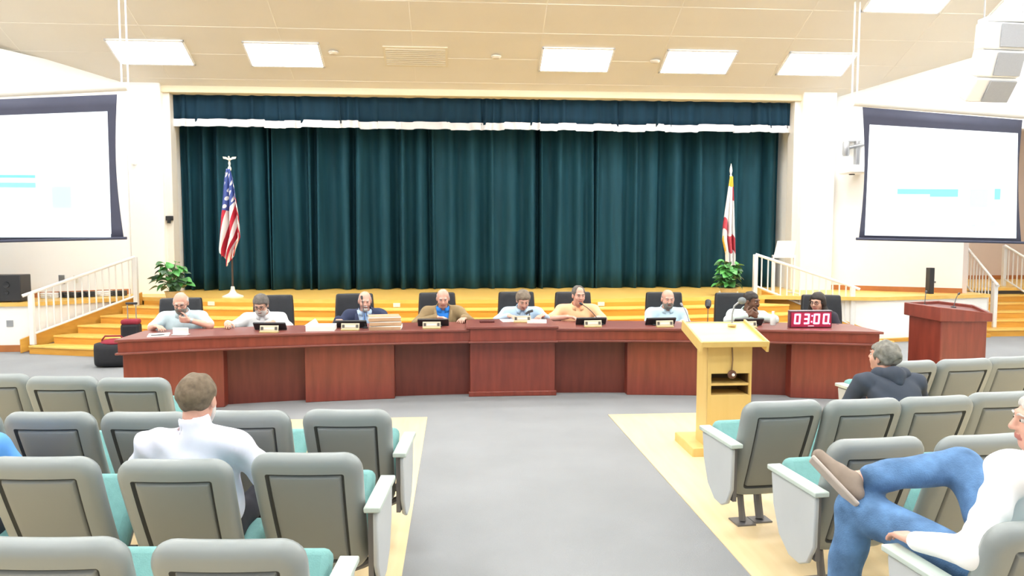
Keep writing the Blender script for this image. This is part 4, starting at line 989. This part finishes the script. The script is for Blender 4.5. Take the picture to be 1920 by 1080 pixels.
        for s in (1, -1):
            a = nb + lat * s * .085 + fwd * .085; b = pel + u * .17 + lat * s * .02 + fwd * (.15 * gi + .035)
            mb = MB(); P = []
            for q in np.linspace(0, 1, 7):
                c = a + (b - a) * q + fwd * .028 * math.sin(math.pi * q); w = .045 * math.sin(math.pi * min(1, q + .15)) ** .7 + .006; P.append([c, c + lat * s * w + fwd * -.004])
            mb.grid(P).build('lapel', jk, t, solid=.008)
    if g('tie'):
        P = []
        for q in np.linspace(0, 1, 8):
            c = nb + u * (.02 - .30 * q) + fwd * (.082 + .055 * math.sin(q * 1.4) * gi + .012); w = .016 + .018 * q; P.append([c - lat * w, c + lat * w])
        MB().grid(P).build('tie', g('tie'), t, solid=.008)
        MB().ball(nb + u * .025 + fwd * .092, (.02, .014, .02), 10).build('tie_knot', g('tie'), t)
    if g('collar'):
        for s in (1, -1):
            P = []
            for q in np.linspace(0, 1, 7):
                a = math.pi * (.10 + .90 * q); rr_ = .076; c = nb + fwd * (rr_ * math.cos(a) + .012) + lat * s * rr_ * math.sin(a) + u * (.042 - .020 * math.cos(a)); dn = -u * (.040 + .016 * (1 - q)) + (fwd * math.cos(a) + lat * s * math.sin(a)) * .022
                P.append([c, c + dn])
            MB().grid(P).build('collar', g('collar'), t, solid=.006)
    if g('badge'): MB().box(nb - u * .17 + lat * g('badge') + fwd * .155, (.045, .006, .06), T).build('badge', BLACK, t, .003)
    if g('watch'):
        s = g('watch'); el, wr = np.array(arms[s][0]), np.array(arms[s][1]); d = (wr - el) / np.linalg.norm(wr - el); MB().tube([wr - d * .035, wr - d * .012], .033, 14).build('wristwatch', CHROME, t)
    if g('hood'):
        F = Fld(.009); c = nb - fwd * .075 + u * .02
        for s in (1, -1): F.cap(nb + lat * s * .085 + fwd * .05 + u * .0, nb + lat * s * .095 - fwd * .05 - u * .01, .035, .045, .03).cap(nb + lat * s * .095 - fwd * .05 - u * .01, nb - fwd * .11 - u * .06, .045, .055, .04)
        F.cap(nb - fwd * .10 - u * .05, nb - fwd * .115 - u * .13, .055, .03, .04)
        F.cap(nb - u * .05, nb + u * .16 + fwd * .03, .062, .066, .01, 's').build('hood', tm, t, wrinkle(.004, 26))
    # ---- trousers and shoes
    F = Fld(.010); F.ell(pel + u * .0 + np.array((0, .02, 0)), (.175 * (.6 + .4 * gi), .14, .105), None, .04).half(pel + u * .10, u)
    for s in (1, -1):
        a, b, c, d = legs[s]; lw = g('legw', 1.0); F.cap(a, b, .088 * lw, .066 * lw, .04).cap(b, c - (c - b) * g('cuff', .02), .064 * lw, .052 * lw, .025)
    F.build('trousers', g('pants'), t, wrinkle(g('pwr', .0045), 26, (.5, .9, 1)))
    for s in (1, -1):
        a, b, c, d = legs[s]; v = d - c; L = np.linalg.norm(v); v /= L; dn = (c - b) / np.linalg.norm(c - b); dn = dn - v * (dn @ v); dn /= np.linalg.norm(dn); F = Fld(.008); hl = c + dn * .055 - v * .045
        F.cap(c + dn * .02, c + dn * .05, .045, .044, .02).cap(hl + dn * -.005, hl + v * .10 - dn * .01, .038, .042, .02).cap(hl + v * .10 - dn * .005, hl + v * .215, .042, .030, .03)
        so = F.build('shoe', g('shoem', BLACK), t)
        sr = np.cross(v, dn); Rs = np.stack([sr, v, dn], 1); MB().box(hl + v * .09 + dn * .036, (.082, .275, .018), Rs).build('sole', g('solem', DGREY), so, .008)
    return t
# ---------------------------------------------------------------- the people
def cloth(n, c, v=.1, **k): return mat(n, s2l(c), .85, v, 12, **k)
HW = mat('white_hair', (.62, .60, .57), .8, .2, 40); HG = mat('grey_hair', (.30, .29, .27), .8, .35, 40); HB = mat('brown_grey_hair', (.20, .15, .10), .8, .45, 40); HD = mat('dark_hair', (.025, .018, .015), .6, .3, 40); HGD = mat('dark_grey_hair', (.16, .145, .13), .8, .35, 40); HGY = mat('salt_grey_hair', (.26, .25, .22), .85, .45, 40)
JEAN = cloth('blue_denim', (98, 140, 188), .5, bump=.3, bscale=160); PDK = cloth('dark_trousers', (45, 46, 55)); PKH = cloth('khaki_trousers', (150, 135, 105)); PGR = cloth('grey_trousers', (90, 92, 100))
def dais_person(label, x, off, sp, dz=0.0):
    sp.setdefault('pelvis', (0, 0, .46 + dz)); sp.setdefault('pants', PDK); sp.setdefault('squint', True)
    return person(label, (x, yf(x) + off, 0), math.pi + face(x) * .6, sp)
up = lambda s: (s * -.3, .8, .0)
LB = cloth('pale_blue_shirt', (196, 222, 236)); 
dais_person('bald bearded person with hand to chin at the left end of the dais', -3.07, .92,
    dict(skin=SKINP, lean=.20, pitch=.38, girth=1.30, sw=.20, hair='ring', hairm=HW, beard='full', beardm=HGY, glasses=True, top=cloth('blue_grey_shirt', (200, 222, 230)), sleeve=0, collar=cloth('blue_grey_shirt', (200, 222, 230)), watch=-1,
         armL=((-.33, .30, .84), (-.11, .31, .91), (.9, .0, .08), (0, -.9, .3), .75), armR=((.31, .24, .82), (.22, .46, .865), (-.6, .7, 0), (0, .1, -1), .3)), .02)
dais_person('person with grey hair, glasses and white beard in a white shirt, looking down', -2.24, .95,
    dict(skin=SKIN, lean=.26, pitch=.42, yaw=-.15, girth=1.25, sw=.20, hair='full', hairm=HGD, browm=HGD, beard='full', beardm=HW, glasses=True, top=cloth('white_shirt', (236, 238, 240)), collar=cloth('white_shirt', (236, 238, 240)), sleeve=.85, badge=.17,
         armR=((.34, .20, .80), (.36, .46, .865), (-.2, .9, 0), (0, .1, -1), .3), armL=((-.30, .20, .78), (-.15, .44, .865), (.6, .7, 0), (0, .1, -1), .3)), -.02)
dais_person('person with bald head and white goatee in a navy suit and blue tie', -1.10, .98,
    dict(skin=SKINP, lean=.16, pitch=.22, yaw=.10, girth=1.1, hair='ring', hairm=HW, hairth=.006, beard='goatee', beardm=HW, top=cloth('ice_blue_shirt', (190, 214, 240)), collar=cloth('ice_blue_shirt', (190, 214, 240)), jacket=cloth('navy_suit', (44, 54, 84)), tie=cloth('blue_tie', (120, 160, 215)), openneck=False, vwidth=.085,
         armR=((.34, .18, .76), (.30, .45, .865), (-.2, .9, 0), (0, .1, -1), .3), armL=((-.30, .20, .78), (-.20, .44, .865), (.3, .9, 0), (0, .1, -1), .3)), -.03)
dais_person('person with bald head in a tan jacket over a bright blue shirt', -.165, .99,
    dict(skin=SKINP, lean=.14, pitch=.30, girth=1.25, sw=.195, hair='ring', hairm=HW, hairth=.006, top=cloth('bright_blue_shirt', (40, 130, 225)), collar=cloth('bright_blue_shirt', (40, 130, 225)), jacket=cloth('tan_jacket', (150, 128, 92), .2), vwidth=.080,
         armR=((.34, .18, .76), (.08, .38, .865), (-.9, .4, 0), (0, .1, -1), .3), armL=((-.35, .22, .77), (-.26, .46, .86), (.3, .9, 0), (0, .1, -1), .3)), -.01)
dais_person('person with grey brown hair in a light blue shirt at the raised centre, looking down', .80, .96,
    dict(skin=SKINP, lean=.30, pitch=.48, yaw=.12, girth=1.15, sw=.195, hair='full', hairm=mat('ash_hair', (.24, .19, .14), .8, .4, 40), hairth=.014, top=cloth('light_blue_shirt', (188, 216, 240)), collar=cloth('light_blue_shirt', (188, 216, 240)), sleeve=.9,
         armR=((.32, .22, .80), (.18, .44, .885), (-.5, .8, 0), (0, .1, -1), .3), armL=((-.34, .20, .80), (-.24, .44, .885), (.5, .8, 0), (0, .1, -1), .3)))
dais_person('person with short receding grey hair in an orange polo shirt', 1.49, .95,
    dict(skin=SKINP, lean=.20, pitch=.12, yaw=.22, girth=1.30, sw=.205, hair='recede', hairm=HGD, hairth=.006, top=cloth('orange_polo', (250, 196, 150)), collar=cloth('orange_polo', (250, 196, 150)), sleeve=0,
         armR=((.36, .24, .82), (.16, .40, .865), (-.8, .5, 0), (0, .1, -1), .3), armL=((-.33, .22, .80), (-.22, .46, .865), (.3, .9, 0), (0, .1, -1), .3)), .02)
dais_person('bald person with grey beard and pale blue shirt, left of the wooden podium', 2.59, .96,
    dict(skin=SKINP, lean=.14, pitch=.18, yaw=.05, girth=1.2, sw=.20, hair='ring', hairm=HG, hairth=.004, beard='full', beardm=HGY, top=LB, collar=LB, sleeve=.9), -.03)
dais_person('person with dark skin in a mint white shirt, hands clasped, looking towards the woman', 3.50, .92,
    dict(skin=SKIND, lean=.26, pitch=.15, yaw=.75, girth=1.05, hair='full', hairm=HD, hairth=.003, beard='goatee', beardm=HD, top=cloth('mint_shirt', (214, 236, 230)), collar=cloth('mint_shirt', (214, 236, 230)), sleeve=.9, side=-.05,
         armR=((.27, .36, .84), (.06, .42, .905), (-.75, -.1, .45), (-.3, -.9, .1), .75), armL=((-.29, .36, .84), (-.07, .42, .89), (.75, .1, .45), (.3, -.9, .1), .75)), -.03)
dais_person('person with long dark hair in a dark top behind the digital timer', 4.30, .86,
    dict(skin=SKIN, scale=.93, lean=.15, pitch=.15, yaw=-.75, girth=.95, sw=.17, hair='long', hairm=HD, hairth=.010, top=cloth('dark_blouse', (48, 44, 56)), sleeve=.9, glasses=True), -.02)
CH = [(-3.20, 1.22, 'leftmost, behind the man with his hand to his chin'), (-2.22, 1.32, 'behind the man in the white shirt'), (-1.26, 1.32, 'behind the man in the navy suit'), (-.23, 1.32, 'behind the man in the tan jacket'), (.79, 1.34, 'at the raised centre of the dais'), (1.52, 1.30, 'behind the man in the orange polo'), (2.68, 1.28, 'behind the bald man left of the wooden podium'), (3.53, 1.25, 'behind the man with clasped hands'), (4.50, 1.12, 'behind the woman with long dark hair')]
for x, off, lab in CH:
    c = office_chair('black leather swivel chair, ' + lab, (x, yf(x) + off - .06, 0), math.pi + face(x))
# audience
WS = cloth('lilac_white_shirt', (226, 228, 246))
person('person seen from behind, short grey brown hair and white shirt, left seats', (-1.25, 3.66, 0), R_(-4),
    dict(skin=SKINP, scale=1.03, h=.007, pelvis=(0, 0, .33), lean=-.10, pitch=.05, yaw=-.04, headoff=(.0, .03, 0), girth=1.15, sw=.195, hair='full', hairm=HB, hairth=.006, hairnoise=(.005, 80), top=WS, sleeve=.85, neckup=.055, pants=PDK, openneck=False, wr=.010, beard='full', beardm=HW,
         armR=((.30, .02, .62), (.24, .26, .58), (-.3, .9, 0), (0, 0, -1), .4), armL=((-.30, .0, .62), (-.27, .24, .58), (.3, .9, 0), (0, 0, -1), .4)))
person('person in a bright blue shirt cut by the left edge of the picture', (-2.46, 3.80, 0), R_(-6),
    dict(skin=SKINP, pelvis=(0, 0, .36), lean=-.02, pitch=.1, girth=1.2, sw=.20, hair='full', hairm=HG, top=cloth('sky_blue_shirt', (96, 160, 236), .15), sleeve=0, collar=cloth('sky_blue_shirt', (96, 160, 236), .15), pants=PDK, openneck=False, wr=.006,
         armR=((.31, .06, .60), (.22, .30, .56), (-.3, .9, 0), (0, 0, -1), .4), armL=((-.30, .05, .60), (-.24, .30, .56), (.3, .9, 0), (0, 0, -1), .4)))
HD2 = cloth('dark_slate_hoodie', (58, 66, 80), .12)
person('person with curly grey hair in a dark slate hoodie, bent forward', (3.12, 4.86, 0), R_(-4),
    dict(skin=SKINP, h=.007, pelvis=(0, 0, .44), lean=.76, pitch=-.15, yaw=.55, girth=1.2, sw=.20, hair='curly', hairm=HGY, hairth=.018, hairnoise=(.012, 75), top=HD2, sleeve=.95, hood=True, pants=PDK, openneck=False, wr=.006,
         armR=((.31, .38, .55), (.12, .55, .60), (-.5, .8, 0), (0, 0, -1), .4), armL=((-.31, .38, .55), (-.10, .55, .60), (.5, .8, 0), (0, 0, -1), .4)))
t = thing('stool', 'dark low stool under the person in the dark slate hoodie', 'stool', (3.12, 4.86, 0))
MB().b2(-.19, .19, -.17, .20, .29, .345).build('seat', BLKF, t, .02)
for sx in (-1, 1):
    for sy in (-1, 1): MB().tube([(sx * .14, sy * .13, .30), (sx * .16, sy * .15, 0)], .014, 8).build('leg', STEEL, t)
WH = cloth('bright_white_shirt', (244, 244, 246), .04)
person('person in a white shirt and blue jeans sitting with one ankle on the other knee', (2.09, 2.62, 0), 0,
    dict(skin=SKINP, scale=.97, h=.0065, pelvis=(.02, 0, .50), lean=-.10, side=.20, pitch=.02, yaw=1.25, girth=1.15, sw=.20, twist=.25, hair='full', hairm=HW, hairth=.008, top=WH, collar=WH, sleeve=.93, pants=JEAN, openneck=False, wr=.006, pwr=.009, legw=1.25, cuff=.16,
         shoem=mat('taupe_suede', s2l((150, 135, 122)), .9, .2, 20), solem=mat('pale_sole', s2l((190, 180, 172)), .8, .1, 20),
         armL=((-.29, -.20, .70), (-.345, .06, .645), (-.02, 1, -.12), (0, -.1, -1), .25), armR=((.34, .08, .72), (.30, .32, .74), (-.3, .9, 0), (0, 0, -1), .4),
         legL=((-.34, .49, .62), (-.39, .54, .12), (-.41, .76, .05)), legR=((.10, .42, .82), (-.35, .49, .755), (-.465, .62, .90))))
